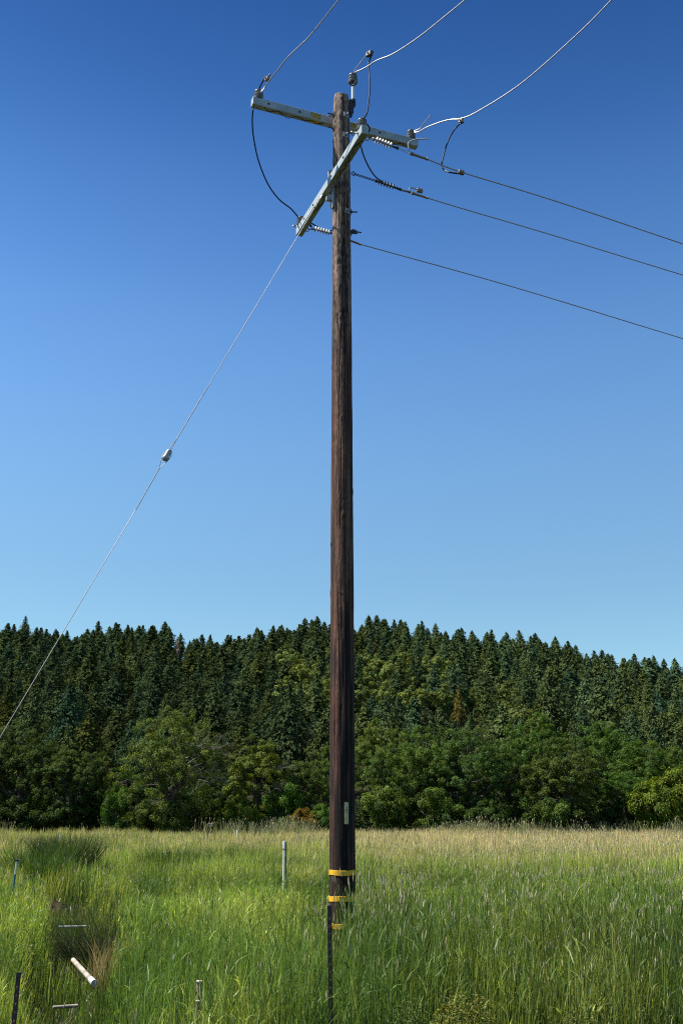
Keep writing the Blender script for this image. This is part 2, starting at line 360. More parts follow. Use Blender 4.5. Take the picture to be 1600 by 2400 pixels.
def conifer(seed, H=15., Rr=4.4, low=.16, dens=1.0, base=(.052, .077, .030), card=.30):
    rg = np.random.default_rng(seed); Ps, Ns, As, Cs = [], [], [], []
    z = H * low; ph = rg.uniform(0, 6.28, 4); lean = rg.normal(size=2) * .25
    while z < H * .99:
        f = (z - H * low) / (H * (1 - low)); dz = H - z
        prof = min(1.0, dz / (1.95 * Rr))**.82 * (0.70 + .30 * min(1, f * 4))
        nb = max(3, int((3.5 + 5.5 * prof) * dens)); a0 = rg.uniform(0, 6.28)
        for i in range(nb):
            a = a0 + 6.283 * i / nb + rg.normal() * .3
            lump = 1 + .22 * math.sin(2 * a + z * .9 + ph[0]) + .16 * math.sin(3 * a - z * 1.7 + ph[1]) + .12 * math.sin(z * 2.6 + ph[2])
            L = max(.15, Rr * prof * rg.uniform(.62, 1.1) * (1 + (lump - 1) * min(1, dz / 7)))
            if rg.random() < .10: continue
            k = max(4, int(L * 5.4)); t = np.sort(rg.uniform(.15, 1, k)); tone = rg.uniform(.75, 1.25)
            d = np.array([math.cos(a), math.sin(a), 0]); P = d[None] * (L * t)[:, None]
            P[:, 2] = z + L * (.12 * t - .34 * t**2 * (1 - f * .8)) + rg.normal(size=k) * .16
            P[:, :2] += rg.normal(size=(k, 2)) * .16 * (1 + L * .25) + lean * (z / H)
            Ps.append(P); Ns.append(np.array([0, 0, .62]) + d * .85 + rg.normal(size=(k, 3)) * .38)
            As.append(d + np.array([0, 0, -.35]) + rg.normal(size=(k, 3)) * .5)
            c = np.array(base) * tone * rg.uniform(.82, 1.18, (k, 1)); c = c * (1 + np.array([1, .4, -.3]) * ((t[:, None] - .5) * .28 + rg.normal(size=(k, 1)) * .08)); Cs.append(np.clip(c, .004, .6))
        z += .36 * (1 - .5 * f) * rg.uniform(.8, 1.2)
    P = np.vstack(Ps); k = len(P)
    V, Q = rot_cards(P, np.vstack(Ns), card * rg.uniform(.6, 1.3, k), card * .48 * rg.uniform(.7, 1.3, k), np.vstack(As), rg)
    crown = np_mesh('crown', V, Q, M['needle'], np.repeat(np.vstack(Cs), 4, 0))
    mb = MB(); mb.tube([(0, 0, -1), (0, 0, H * .3), (lean[0] * .7, lean[1] * .7, H * .7), (lean[0], lean[1], H * .995)], [.30, .22, .11, .012], 7)
    for i in range(int(H * 1.4)):            # dead stubs under the crown
        zz = rg.uniform(.06, low + .12) * H; a = rg.uniform(0, 6.28); l = rg.uniform(.5, 1.6)
        mb.tube([(0, 0, zz), (math.cos(a) * l, math.sin(a) * l, zz - .15 * l)], [.03, .012], 3, cap=False)
    m0 = bpy.data.meshes.new('trunk'); m0.from_pydata([tuple(v) for v in np.vstack(mb.V)], [], mb.F); m0.update(); m0.materials.append(M['bark'])
    return crown, m0

def put_tree(name, kit, loc, scale, rot, color, label, cat, group=None, parts=True):
    """scale: (horizontal, vertical) factor"""
    o = empty(name, loc, label, cat, group); o.rotation_euler = (0, 0, rot); o.scale = (scale[0], scale[0], scale[1])
    for nm, me in zip(('crown', 'trunk', 'bare_limb'), kit):
        if me is None or (not parts and nm == 'trunk'): continue
        c = link(nm, me, o); c.color = (*color, 1)
    return o

OAK = [broadleaf(11, 11, 5.2, .02, 520, .09, 125, .46, 0, 6),
       broadleaf(12, 11, 5.0, .02, 500, .085, 125, .48, 0, 5),
       broadleaf(13, 11, 4.6, .02, 520, .085, 125, .44, 0, 7),
       broadleaf(14, 11, 5.4, .02, 560, .095, 120, .45, 0, 6),
       broadleaf(15, 11, 4.8, .02, 520, .085, 125, .46, 0, 5)]
OAK_BARE = broadleaf(21, 11, 5.4, .03, 560, .085, 100, .46, 4, 6)
OPEN_OAK = broadleaf(22, 11, 4.2, .08, 190, .11, 160, .52, 2, 7, skirt=2)
SHRUB = [broadleaf(31, 3, 1.8, .02, 40, .085, 260, .5, 0, 4), broadleaf(32, 3, 2.0, .02, 42, .085, 260, .48, 0, 5)]

def px_u(px, py):
    d = ray(px, py); return d[0] / d[1]
# (variant, x centre, y top, crown width; all in photo pixels / 1.0204, distance Y, tint, label)
OAKS = [
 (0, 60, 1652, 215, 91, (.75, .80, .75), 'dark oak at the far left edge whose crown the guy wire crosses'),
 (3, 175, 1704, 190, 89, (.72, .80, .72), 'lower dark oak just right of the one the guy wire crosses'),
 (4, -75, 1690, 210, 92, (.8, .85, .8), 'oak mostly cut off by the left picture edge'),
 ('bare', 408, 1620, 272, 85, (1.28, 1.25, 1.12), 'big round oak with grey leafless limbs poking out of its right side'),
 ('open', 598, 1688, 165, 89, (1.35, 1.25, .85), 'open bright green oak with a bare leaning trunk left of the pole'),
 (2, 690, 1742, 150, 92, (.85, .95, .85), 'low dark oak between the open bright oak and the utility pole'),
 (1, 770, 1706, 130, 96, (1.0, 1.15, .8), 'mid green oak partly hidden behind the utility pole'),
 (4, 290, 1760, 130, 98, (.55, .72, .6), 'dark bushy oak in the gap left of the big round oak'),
 (2, 520, 1770, 130, 98, (.5, .62, .5), 'shadowy oak in the gap right of the big round oak'),  # dark tint: the shade of the gap is put into the leaf colour
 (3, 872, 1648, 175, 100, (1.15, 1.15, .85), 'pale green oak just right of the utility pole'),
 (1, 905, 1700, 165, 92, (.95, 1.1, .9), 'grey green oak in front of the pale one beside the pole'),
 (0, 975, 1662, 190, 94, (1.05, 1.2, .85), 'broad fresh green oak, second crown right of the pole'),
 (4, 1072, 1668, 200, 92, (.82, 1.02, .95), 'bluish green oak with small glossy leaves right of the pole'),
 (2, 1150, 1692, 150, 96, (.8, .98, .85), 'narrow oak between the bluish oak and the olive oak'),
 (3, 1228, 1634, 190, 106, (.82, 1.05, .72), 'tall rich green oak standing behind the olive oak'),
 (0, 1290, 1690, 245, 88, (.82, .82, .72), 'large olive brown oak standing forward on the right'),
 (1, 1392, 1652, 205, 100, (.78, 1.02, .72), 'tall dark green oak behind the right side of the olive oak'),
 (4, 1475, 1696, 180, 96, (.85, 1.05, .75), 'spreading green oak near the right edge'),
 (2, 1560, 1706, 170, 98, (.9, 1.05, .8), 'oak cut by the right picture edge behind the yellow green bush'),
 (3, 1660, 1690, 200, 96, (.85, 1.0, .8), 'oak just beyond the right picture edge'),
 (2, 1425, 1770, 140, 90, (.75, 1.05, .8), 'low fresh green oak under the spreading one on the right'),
]
ELEV0 = 0.0
for v, x, yt, w, Y, tint, lab in OAKS:
    px, py = D(x, yt); u = px_u(px, py); H = elev(py) * Y + CAM[2]; wid = w * 1.0204 / 2333.33 * Y * 1.01
    kit = OAK_BARE if v == 'bare' else OPEN_OAK if v == 'open' else OAK[v]
    base_r = {'bare': 5.4, 'open': 4.2}.get(v, None) or [5.2, 5.0, 4.6, 5.4, 4.8][v]
    rot = 0 if v in ('bare', 'open') else rng.uniform(0, 6.28)
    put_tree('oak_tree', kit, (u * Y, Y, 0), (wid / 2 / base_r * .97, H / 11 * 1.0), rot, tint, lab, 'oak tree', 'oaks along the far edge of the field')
# understory: small shrubs
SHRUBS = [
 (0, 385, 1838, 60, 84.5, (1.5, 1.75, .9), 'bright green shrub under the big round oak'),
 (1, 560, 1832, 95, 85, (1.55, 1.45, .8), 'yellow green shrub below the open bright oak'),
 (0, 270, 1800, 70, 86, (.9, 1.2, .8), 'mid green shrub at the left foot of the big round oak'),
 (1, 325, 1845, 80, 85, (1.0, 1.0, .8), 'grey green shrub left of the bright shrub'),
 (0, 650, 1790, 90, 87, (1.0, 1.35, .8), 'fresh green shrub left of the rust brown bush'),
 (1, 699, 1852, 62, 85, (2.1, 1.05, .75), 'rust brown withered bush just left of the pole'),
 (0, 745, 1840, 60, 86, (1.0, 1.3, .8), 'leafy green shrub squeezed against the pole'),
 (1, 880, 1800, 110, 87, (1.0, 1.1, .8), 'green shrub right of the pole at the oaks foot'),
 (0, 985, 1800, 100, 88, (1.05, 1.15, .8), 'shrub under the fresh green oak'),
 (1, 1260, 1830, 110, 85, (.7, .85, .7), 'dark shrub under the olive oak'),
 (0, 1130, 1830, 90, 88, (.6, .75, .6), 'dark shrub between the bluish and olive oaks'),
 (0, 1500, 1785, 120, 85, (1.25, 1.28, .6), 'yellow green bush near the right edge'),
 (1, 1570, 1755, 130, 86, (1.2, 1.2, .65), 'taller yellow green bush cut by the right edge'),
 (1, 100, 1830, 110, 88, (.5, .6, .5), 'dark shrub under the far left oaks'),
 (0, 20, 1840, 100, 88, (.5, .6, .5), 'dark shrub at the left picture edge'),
 (1, 460, 1830, 110, 91, (.45, .55, .45), 'shadowed shrub behind the big oak trunk'),  # shade behind the trunk painted into the tint
 (0, 1400, 1840, 90, 88, (.6, .8, .6), 'shadowed shrub left of the yellow green bush'),  # tint darkened to carry the shade under the oaks
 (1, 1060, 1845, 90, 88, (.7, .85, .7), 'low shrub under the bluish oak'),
 (0, 200, 1820, 100, 90, (.5, .62, .5), 'shadowed shrub right of the far left oaks'),  # oak shade painted in by the dark tint
]
for v, x, yt, w, Y, tint, lab in SHRUBS:
    px, py = D(x, yt); u = px_u(px, py); H = elev(py) * Y + CAM[2]; wid = w * 1.0204 / 2333.33 * Y
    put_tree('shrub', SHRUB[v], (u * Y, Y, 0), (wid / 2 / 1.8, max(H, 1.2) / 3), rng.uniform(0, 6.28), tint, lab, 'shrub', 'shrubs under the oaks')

# hillside conifers
CON = [conifer(41, 15, 4.3, .08), conifer(42, 15, 4.8, .14), conifer(43, 15, 3.7, .22), conifer(44, 15, 4.4, .30), conifer(45, 15, 5.2, .12), conifer(46, 15, 3.9, .36), conifer(48, 15, 3.2, .1), conifer(49, 15, 5.6, .18)]
HARD = [broadleaf(51, 9, 3.6, .12, 60, .26, 90, .95, 0, 5), broadleaf(52, 9, 3.4, .15, 55, .26, 90, .9, 0, 6)]
BARE_CON = conifer(47, 15, 2.0, .1, .45, (.12, .11, .10))
def place_on_hill(px, py, H):
    """distance on the slope at which a tree of height H shows its tip at this height in the view"""
    u = px_u(px, py); best = None
    for Y in np.arange(194, YR + 1, 2.0):
        e = (hill_z(u * Y, Y) + H - CAM[2]) / Y; d = abs(e - elev(py))
        if best is None or d < best[0]: best = (d, Y)
    return u * best[1], best[1]
special = []
def put_special(name, kit, base_h, x, y, H, wf, tint, lab, cat, group=None):
    px, py = D(x, y); X, Y = place_on_hill(px, py, H); special.append((X, Y))
    return put_tree(name, kit, (X, Y, float(hill_z(X, Y)) - .3), (H / base_h * wf, H / base_h), rng.uniform(0, 6.28), tint, lab, cat, group)
put_special('conifer', CON[2], 15, 60, 1410, 17, .8, (1.0, 1.0, 1.3), 'tallest thin conifer on the left skyline, crossed by no wire', 'conifer')
put_special('dead_conifer', BARE_CON, 15, 411, 1468, 13, .9, (2.2, 2.0, 1.9), 'pale leafless conifer in the dip of the skyline', 'conifer')
put_special('dead_conifer', CON[5], 15, 1050, 1572, 15, .62, (2.6, 1.5, 1.0), 'tall rust brown dying conifer on the slope right of the pole', 'conifer')
put_special('dead_conifer', CON[2], 15, 972, 1630, 9, 1.0, (2.0, 1.0, .8), 'short dark brown dying conifer above the oaks right of the pole', 'conifer')
gold = [(662, 1480), (690, 1505), (715, 1515), (668, 1545), (700, 1560), (735, 1500), (752, 1540), (745, 1575), (650, 1560), (760, 1470),
        (838, 1490), (868, 1495), (905, 1505), (850, 1520), (930, 1520), (985, 1500), (1010, 1490), (1000, 1525), (950, 1555), (885, 1555), (920, 1480),
        (1095, 1570), (1145, 1580), (1165, 1555), (1195, 1600), (1240, 1590), (830, 1560), (1015, 1560), (1420, 1590), (1120, 1600)]
for i, (x, y) in enumerate(gold):
    k = 1.0 if i < 21 else .72
    put_special('hardwood_tree', HARD[i % 2], 9, x + rng.uniform(-4, 4), y, rng.uniform(9, 13), rng.uniform(.8, 1.05), (2.05 * k, 1.82 * k, 1.8 * k),
                'yellow green hardwood tree showing among the dark conifers on the hillside', 'hardwood tree', 'yellow green hardwoods on the hill')

cand = []
y = 202.0
while y < 540:
    half = .372 * y + 16; x = -half + rng.uniform(0, 9)
    while x < half:
        cand.append((x + rng.uniform(-3, 3), y + rng.uniform(-5.5, 5.5))); x += rng.uniform(6.0, 9.6)
    y += 9.4
def clear_of(c):
    for sx, sy in special:
        dx, dy = abs(c[0] * sy / c[1] - sx), sy - c[1]
        if dx < 4.2 and -4 < dy < 20: return False
    return True
cand = sorted([c for c in cand if clear_of(c)], key=lambda c: c[1])
n_ind = 0; rest = []
for X, Y in cand:
    far = sstep(205, 470, Y)
    H = rng.uniform(11, 16.5) * (1.12 - .20 * far) * (rng.uniform(.55, .85) if rng.random() < .35 else rng.uniform(1.1, 1.35) if rng.random() < .12 else 1)
    if (float(hill_z(X, Y)) + H - CAM[2]) / Y < .054: continue          # wholly behind the oaks
    if n_ind >= 292 or Y > YR + 2: rest.append((X, Y)); continue
    n_ind += 1; i = int(rng.integers(8))
    b = rng.uniform(.7, 1.25) * (.95 + .30 * float(sstep(-30, 70, X))); warm = rng.normal() * .13
    tint = (b * (1 + warm), b * (1 + .25 * warm), b * (1.0 - warm))
    put_tree('conifer', CON[i], (X, Y, float(hill_z(X, Y)) - .3), (H / 15 * rng.uniform(.88, 1.35), H / 15), rng.uniform(0, 6.28), tint,
             'dark green conifer standing in the dense forest on the hillside', 'conifer', 'conifers of the hillside forest')
VV, QQ, CC, nv = [], [], [], 0
arr = []
CON_FAR = [conifer(61 + i, 15, rr, lo, .58, card=.48) for i, (rr, lo) in enumerate(((4.4, .1), (4.9, .12), (3.9, .08), (4.6, .18), (5.2, .1), (4.2, .2)))]
for me in [c[0] for c in CON_FAR]:
    v = np.empty(len(me.vertices) * 3, np.float32); me.vertices.foreach_get('co', v); c = np.empty(len(me.vertices) * 4, np.float32); me.attributes['Col'].data.foreach_get('color', c)
    arr.append((v.reshape(-1, 3), c.reshape(-1, 4)[:, :3]))
for X, Y in rest:
    v, c = arr[int(rng.integers(6))]; H = rng.uniform(9.5, 14.5) * (rng.uniform(.6, .9) if rng.random() < .35 else 1); a = rng.uniform(0, 6.28); H *= rng.uniform(.82, 1.2); s = H / 15; sh = s * rng.uniform(.9, 1.35)
    ca, sa = math.cos(a), math.sin(a); P = np.stack([(v[:, 0] * ca - v[:, 1] * sa) * sh, (v[:, 0] * sa + v[:, 1] * ca) * sh, v[:, 2] * s], 1)
    VV.append(P + [X, Y, float(hill_z(X, Y)) - .3]); QQ.append(np.arange(len(v)).reshape(-1, 4) + nv); nv += len(v); w_ = rng.normal() * .12; CC.append(c * rng.uniform(.72, 1.28) * (.98 + .30 * float(sstep(-40, 100, X))) * np.array([1 + w_, 1 + .25 * w_, 1.0 - w_]))
o = link('distant_forest', np_mesh('distant_forest', np.vstack(VV), np.vstack(QQ), M['needle'], np.vstack(CC)))
tag(o, 'continuous far conifer wood along the crest of the hill', 'forest', kind='stuff')

# brush filling the ground under the oaks and between the conifers
def undergrowth():
    g = np.random.default_rng(77); P, N, C, Ls = [], [], [], []
    def clump(x, y, z, r, h, k, lf, base):
        q = g.normal(size=(k, 3)); q /= np.linalg.norm(q, axis=1)[:, None]; q[:, 2] = np.abs(q[:, 2]); q *= (g.random(k)**.4)[:, None]
        P.append(np.array([x, y, z]) + q * [r, r, h]); N.append(q * .5 + [0, 0, .7] + g.normal(size=(k, 3)) * .6)
        C.append(np.array(base) * g.uniform(.6, 1.3) * g.uniform(.7, 1.3, (k, 1))); Ls.append(np.full(k, lf))
    for i in range(620):
        y = g.uniform(95, 150) if i > 330 else g.uniform(94, 108); x = g.uniform(-1, 1) * (.37 * y + 12)
        clump(x, y, 0, g.uniform(1.2, 2.4), g.uniform(1.8, 4.6), 330, .15, (.042, .066, .022))
    for i in range(2000):
        y = math.sqrt(g.uniform(150**2, 505**2)); x = g.uniform(-1, 1) * (.37 * y + 14)
        clump(x, y, float(hill_z(x, y)) if y > 188 else 0, g.uniform(2.0, 4.2), g.uniform(1.5, 5.5), 120, .38, (.036, .056, .024))
    P = np.vstack(P); L = np.concatenate(Ls); V, Q = rot_cards(P, np.vstack(N), L * g.uniform(.6, 1.3, len(P)), L * .5, None, g)
    o = link('undergrowth', np_mesh('undergrowth', V, Q, M['leaf'], np.repeat(np.vstack(C), 4, 0)))
    tag(o, 'dark brush filling the ground under the oaks and conifers', 'undergrowth', kind='stuff')
undergrowth()

# ------------------------------------------------------------------ meadow
def blades(P, h, lean, wd, seg, az, col, tipcol, curve=2.0):
    """ribbons: root P (n,3), height h, lean vector (n,2) at the tip, width wd, facing az"""
    n = len(P); t = np.linspace(0, 1, seg + 1)
    bx = np.cos(az) * wd * .5; by = np.sin(az) * wd * .5
    wt = np.where(t < .999, (1 - t**2.2) * .92 + .08, .06)
    drop = 1 - .22 * np.clip((lean**2).sum(1) / (h**2 + 1e-6), 0, 1.6)[:, None] * (t**3)[None]
    X = P[:, 0, None] + lean[:, 0, None] * (t**curve)[None]; Yy = P[:, 1, None] + lean[:, 1, None] * (t**curve)[None]
    Z = P[:, 2, None] + h[:, None] * t[None] * drop
    A = np.stack([X - bx[:, None] * wt, Yy - by[:, None] * wt, Z], -1); B = np.stack([X + bx[:, None] * wt, Yy + by[:, None] * wt, Z], -1)
    V = np.stack([A, B], 2).reshape(-1, 3)
    i = (np.arange(n)[:, None] * (seg + 1) * 2 + np.arange(seg)[None] * 2).ravel()
    Q = np.stack([i, i + 1, i + 3, i + 2], 1)
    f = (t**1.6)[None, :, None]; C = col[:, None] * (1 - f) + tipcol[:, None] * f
    return V, Q, np.repeat(C.reshape(-1, 3), 2, 0)
def heads(T, d, L, rad, col):
    """seed heads: four sided spindles from T along d"""
    n = len(T); d = d / np.linalg.norm(d, axis=1)[:, None]; u = np.cross(d, [0.3, 1, 0.1]); u /= np.linalg.norm(u, axis=1)[:, None]; w = np.cross(d, u)
    ring = []
    for t, r in ((0, .35), (.3, 1), (.7, .85), (1, .12)):
        c = T + d * (L * t)[:, None]
        for a in range(4): ring.append(c + (u * math.cos(a * 1.571) + w * math.sin(a * 1.571)) * (rad * r)[:, None])
    V = np.stack(ring, 1).reshape(-1, 3); b = np.arange(n)[:, None] * 16
    q = np.array([[k * 4 + j, k * 4 + (j + 1) % 4, (k + 1) * 4 + (j + 1) % 4, (k + 1) * 4 + j] for k in range(3) for j in range(4)])
    return V, (b[:, :, None] + q[None]).reshape(-1, 4), np.repeat(col, 16, 0)
class Pile:
    def __init__(s): s.V = []; s.Q = []; s.C = []; s.n = 0
    def add(s, t):
        V, Q, C = t; s.V.append(V); s.Q.append(Q + s.n); s.C.append(C); s.n += len(V)
    def link(s, name, m, loc=(0, 0, 0)):
        return link(name, np_mesh(name, np.vstack(s.V) - np.asarray(loc), np.vstack(s.Q), m, np.vstack(s.C)), None, loc)

def front_y(x): return 8.35 + np.where(x < 0, .42 * x, .04 * x) + .5 * (vnoise(x * 1.3, x * 0, 91) - .5)
def canopy(x, y):
    """height of the stand of grass"""
    h = 1.28 - .40 * sstep(12, 21, y) + .42 * (fbm(x * .16, y * .10, 25, 3) - .45) * sstep(40, 70, y)
    h = h * (.80 + .42 * fbm(x * .28, y * .22, 20, 3))
    h = h * (.70 + .52 * vnoise(x * 1.7, y * 1.2, 23))
    h = h + .22 * sstep(-.5, .5, x) * (1 - sstep(11, 14, y))          # tall stand right of the pole
    h = h * (1 - .30 * sstep(-1.2, -3.2, x) * (1 - sstep(13, 18, y)))  # lower towards the ditch
    dw = ditch_w(x, y); h = h * (1 - .66 * dw)
    u = x / y; h = h * (1 - .50 * np.exp(-((u + .246) / .036)**2) * (1 - sstep(15, 17, y)))
    return np.maximum(h, .10)
def sample(n, y0, y1, rg):
    Y = np.sqrt(rg.uniform(y0**2, y1**2, n)); X = rg.uniform(-1, 1, n) * (.365 * Y + 1.6); return X, Y
G_DEEP = np.array([.056, .104, .024]); G_MID = np.array([.122, .196, .040]); G_YEL = np.array([.235, .290, .070]); STRAW = np.array([.50, .44, .235]); PALE = np.array([.66, .60, .42])
def colours(X, Y, rg):
    n = len(X)
    a = fbm(X * .35, Y * .22, 31, 3); b = fbm(X * .9, Y * .7, 37, 2)
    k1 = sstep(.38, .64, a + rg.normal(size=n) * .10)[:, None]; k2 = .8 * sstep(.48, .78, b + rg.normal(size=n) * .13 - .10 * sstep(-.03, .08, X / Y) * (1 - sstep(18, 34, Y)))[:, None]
    c = G_DEEP * (1 - k1) + G_MID * k1; c = c * (1 - k2) + G_YEL * k2
    right = sstep(-.25, .15, X / Y)
    c = c * (.72 + .80 * fbm(X * .55, Y * .35, 97, 3))[:, None] * np.array([1.06, 1.0, .95])  # sunlit and duller patches of the stand painted into the blade colour
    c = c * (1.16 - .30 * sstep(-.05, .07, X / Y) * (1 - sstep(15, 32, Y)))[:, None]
    dry = sstep(32, 62, Y + 22 * (fbm(X * .12, Y * .10, 41, 3) - .5) + 9 * right - 4) * (.34 + .46 * right)
    dry = np.clip(dry + .12 * sstep(.55, .8, fbm(X * .5, Y * .35, 47)) * sstep(14, 26, Y), 0, .97)
    pick = (rg.random(n) < dry)[:, None]
    c = np.where(pick, STRAW * rg.uniform(.65, 1.25, (n, 1)), c * (1 + .35 * dry[:, None] * np.array([.9, .45, 0])))
    return c * np.exp(rg.normal(size=(n, 1)) * .30), dry, pick[:, 0]
def zone(pile, n, y0, y1, wd, seg, rg, upright=.16, short=.0, stem=.6):
    X, Y = sample(n, y0, y1, rg)
    dens = .12 + .88 * sstep(.34, .56, fbm(X * 1.5, Y * 1.2, 61, 2)); dens = dens * (1 - .50 * ditch_w(X, Y))
    k = (rg.random(n) < dens) & (Y > front_y(X)) & ((X**2 + (Y - 11.5)**2) > .03)
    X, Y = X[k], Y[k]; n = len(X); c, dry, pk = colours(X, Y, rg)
    H = canopy(X, Y); isst = rg.random(n) < stem
    h = H * np.where(isst, rg.uniform(.72, 1.12, n), rg.uniform(.45, .95, n))
    wind = .035 + .05 * rg.normal(size=n)
    L = np.clip(rg.normal(size=(n, 2)), -1.7, 1.7) * (np.where(isst, upright * .5, upright * 1.25) * h)[:, None]; L[:, 0] += wind * h
    P = np.stack([X, Y, ground_z(X, Y) - .02], 1)
    w = wd * rg.uniform(.6, 1.35, n) * np.where(isst, .75, 1.15)
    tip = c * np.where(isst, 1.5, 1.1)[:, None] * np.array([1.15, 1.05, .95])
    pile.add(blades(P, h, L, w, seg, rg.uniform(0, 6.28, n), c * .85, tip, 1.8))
    if y0 < 29:                                  # leaves leaving the stems at an angle
        s = np.concatenate([np.where(rg.random(n) < .9)[0] for _ in range(2)]); t = rg.uniform(.25, .92, len(s)); le = h[s] * rg.uniform(.08, .20, len(s)); a = rg.uniform(0, 6.28, len(s)); k = rg.uniform(.25, 1.0, len(s))
        B = P[s] + np.stack([L[s, 0] * t**1.8, L[s, 1] * t**1.8, h[s] * t], 1)
        pile.add(blades(B, le * (1.05 - .5 * k), np.stack([np.cos(a), np.sin(a)], 1) * (le * k * .9)[:, None], w[s] * rg.uniform(1.0, 1.6, len(s)), 2, rg.uniform(0, 6.28, len(s)), c[s] * 1.1, tip[s], 1.5))
    return P, h, L, isst, dry
rg = np.random.default_rng(101)
green = Pile()
hd = Pile()
def add_heads(P, h, L, sel, rad, ln, rg, bright=1.0):
    T = P[sel] + np.stack([L[sel, 0] * .93, L[sel, 1] * .93, h[sel] * .95], 1); d = np.stack([L[sel, 0] * 1.2, L[sel, 1] * 1.2, h[sel] * .8], 1)
    n = len(T); q = rg.random(n)[:, None]
    c = (PALE * q + np.array([.27, .29, .10]) * (1 - q)) * rg.uniform(.75, 1.2, (n, 1)) * bright
    hd.add(heads(T, d, ln * rg.uniform(.7, 1.3, n), rad * rg.uniform(.7, 1.25, n), c))
def head_prob(P):
    x, y = P[:, 0], P[:, 1]; return (.30 + .9 * sstep(.42, .62, fbm(x * .3, y * .25, 71))) * (.35 + .95 * sstep(-.05, .16, x / y))
for n, y0, y1, wd, seg, hp, rad, ln in ((66000, 6.2, 14, .0105, 5, .045, .0050, .075), (112000, 13.5, 30, .0165, 4, .15, .0074, .10), (160000, 29, 52, .024, 3, .09, .011, .12), (160000, 50, 83.5, .038, 2, .07, .016, .17)):
    P, h, L, st, dry = zone(green, n, y0, y1, wd, seg, rg, .15 if y0 < 29 else .18)
    add_heads(P, h, L, st & (rg.random(len(P)) < hp * head_prob(P)), rad, ln, rg)
def extra(x0, x1, y0, y1, n, h0, h1, wd, hp):
    X = rg.uniform(x0, x1, n); Y = rg.uniform(y0, y1, n); c, _, _ = colours(X, Y, rg); h = rg.uniform(h0, h1, n); L = rg.normal(size=(n, 2)) * .09 * h[:, None]; P = np.stack([X, Y, ground_z(X, Y) - .02], 1)
    green.add(blades(P, h, L, wd * rg.uniform(.7, 1.3, n), 4, rg.uniform(0, 6.28, n), c * .9, c * 1.3, 1.8)); add_heads(P, h, L, rg.random(n) < hp, .0058, .08, rg)
extra(.02, .75, 10.3, 11.3, 420, 1.25, 1.85, .010, .5); extra(-.25, .05, 10.4, 11.2, 70, 1.1, 1.55, .009, .45)      # round the foot of the pole
extra(-1.75, -1.05, 8.3, 9.15, 420, .55, .93, .009, .05)                                                          # hiding the wooden stakes
extra(-3.9, -2.9, 11.5, 14.0, 300, .35, .75, .010, .08); extra(-3.3, -2.6, 13.6, 15.0, 200, .5, .9, .011, .1); extra(-4.6, -3.9, 14.5, 17.0, 200, .4, .8, .011, .1); extra(-5.2, -4.1, 17.0, 21.0, 500, .25, .55, .012, .03); extra(-7.2, -5.0, 21.5, 28.0, 900, .25, .6, .014, .03)
# rank weeds and oats along the far edge of the field
X = rg.uniform(-34, 34, 16000); Y = rg.uniform(74, 87, 16000); k = vnoise(X * .22, Y * .15, 81) + .35 * sstep(18, 28, X) + .2 * sstep(-12, -4, X) * (1 - sstep(0, 3, X)) > .66; X, Y = X[k], Y[k]; n = len(X)
h = rg.uniform(.9, 1.5, n) * (.7 + .8 * vnoise(X * .5, Y * .4, 83)); q = rg.random((n, 1)); c = (STRAW * q + G_MID * (1 - q)) * rg.uniform(.6, 1.2, (n, 1)); P = np.stack([X, Y, ground_z(X, Y)], 1); L = rg.normal(size=(n, 2)) * .2 * h[:, None]
green.add(blades(P, h, L, .04 * rg.uniform(.6, 1.3, n), 3, rg.uniform(0, 6.28, n), c * .8, c * 1.1, 1.7)); add_heads(P, h, L, rg.random(n) < .25, .02, .18, rg)
# low undergrowth filling between the stems, short roadside grass
for n, y0, y1, wd, hh in ((40000, 3.0, 12, .010, .20), (50000, 11, 30, .018, .22), (26000, 29, 84, .05, .3)):
    X, Y = sample(n, y0, y1, rg); c, _, _ = colours(X, Y, rg); h = hh * rg.uniform(.4, 1.2, n); L = rg.normal(size=(n, 2)) * .6 * h[:, None]
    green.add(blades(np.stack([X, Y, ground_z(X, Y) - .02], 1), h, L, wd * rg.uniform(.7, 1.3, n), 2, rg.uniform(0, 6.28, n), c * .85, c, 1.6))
tag(green.link('meadow_grass', M['grass']), 'tall green and straw coloured meadow grass covering the whole field', 'grass', kind='stuff')
tag(hd.link('grass_seed_heads', M['grass']), 'pale spindle shaped seed heads standing above the meadow grass', 'seed heads', kind='stuff')

def tuft(name, x, y, n, h, spread, lean, wd, cols, label, cat, seg=4, dirx=0.0, r=.3, z0=None):
    """a single clump of blades or stalks"""
    g = np.random.default_rng(int(abs(x * 991 + y * 77)) + n); p = Pile(); a = g.uniform(0, 6.28, n); q = np.sqrt(g.random(n)) * r
    gz = float(ground_z(x, y)) if z0 is None else z0
    P = np.stack([x + q * np.cos(a), y + q * np.sin(a) * .8, np.full(n, gz - .03)], 1)
    hh = h * g.uniform(.55, 1.1, n); L = np.stack([np.cos(a) * (q / r) * spread + dirx + g.normal(size=n) * lean, np.sin(a) * (q / r) * spread * .6 + g.normal(size=n) * lean], 1) * hh[:, None]
    cs = np.array(cols); c = cs[g.integers(len(cs), size=n)] * g.uniform(.7, 1.3, (n, 1))
    p.add(blades(P, hh, L, wd * g.uniform(.7, 1.3, n), seg, g.uniform(0, 6.28, n), c * .9, c * 1.1, 1.7))
    return tag(p.link(name, M['grass'], (x, y, gz)), label, cat)
def spot(x, y, z):
    px, py = D(x, y); return at_Z(px, py, z)
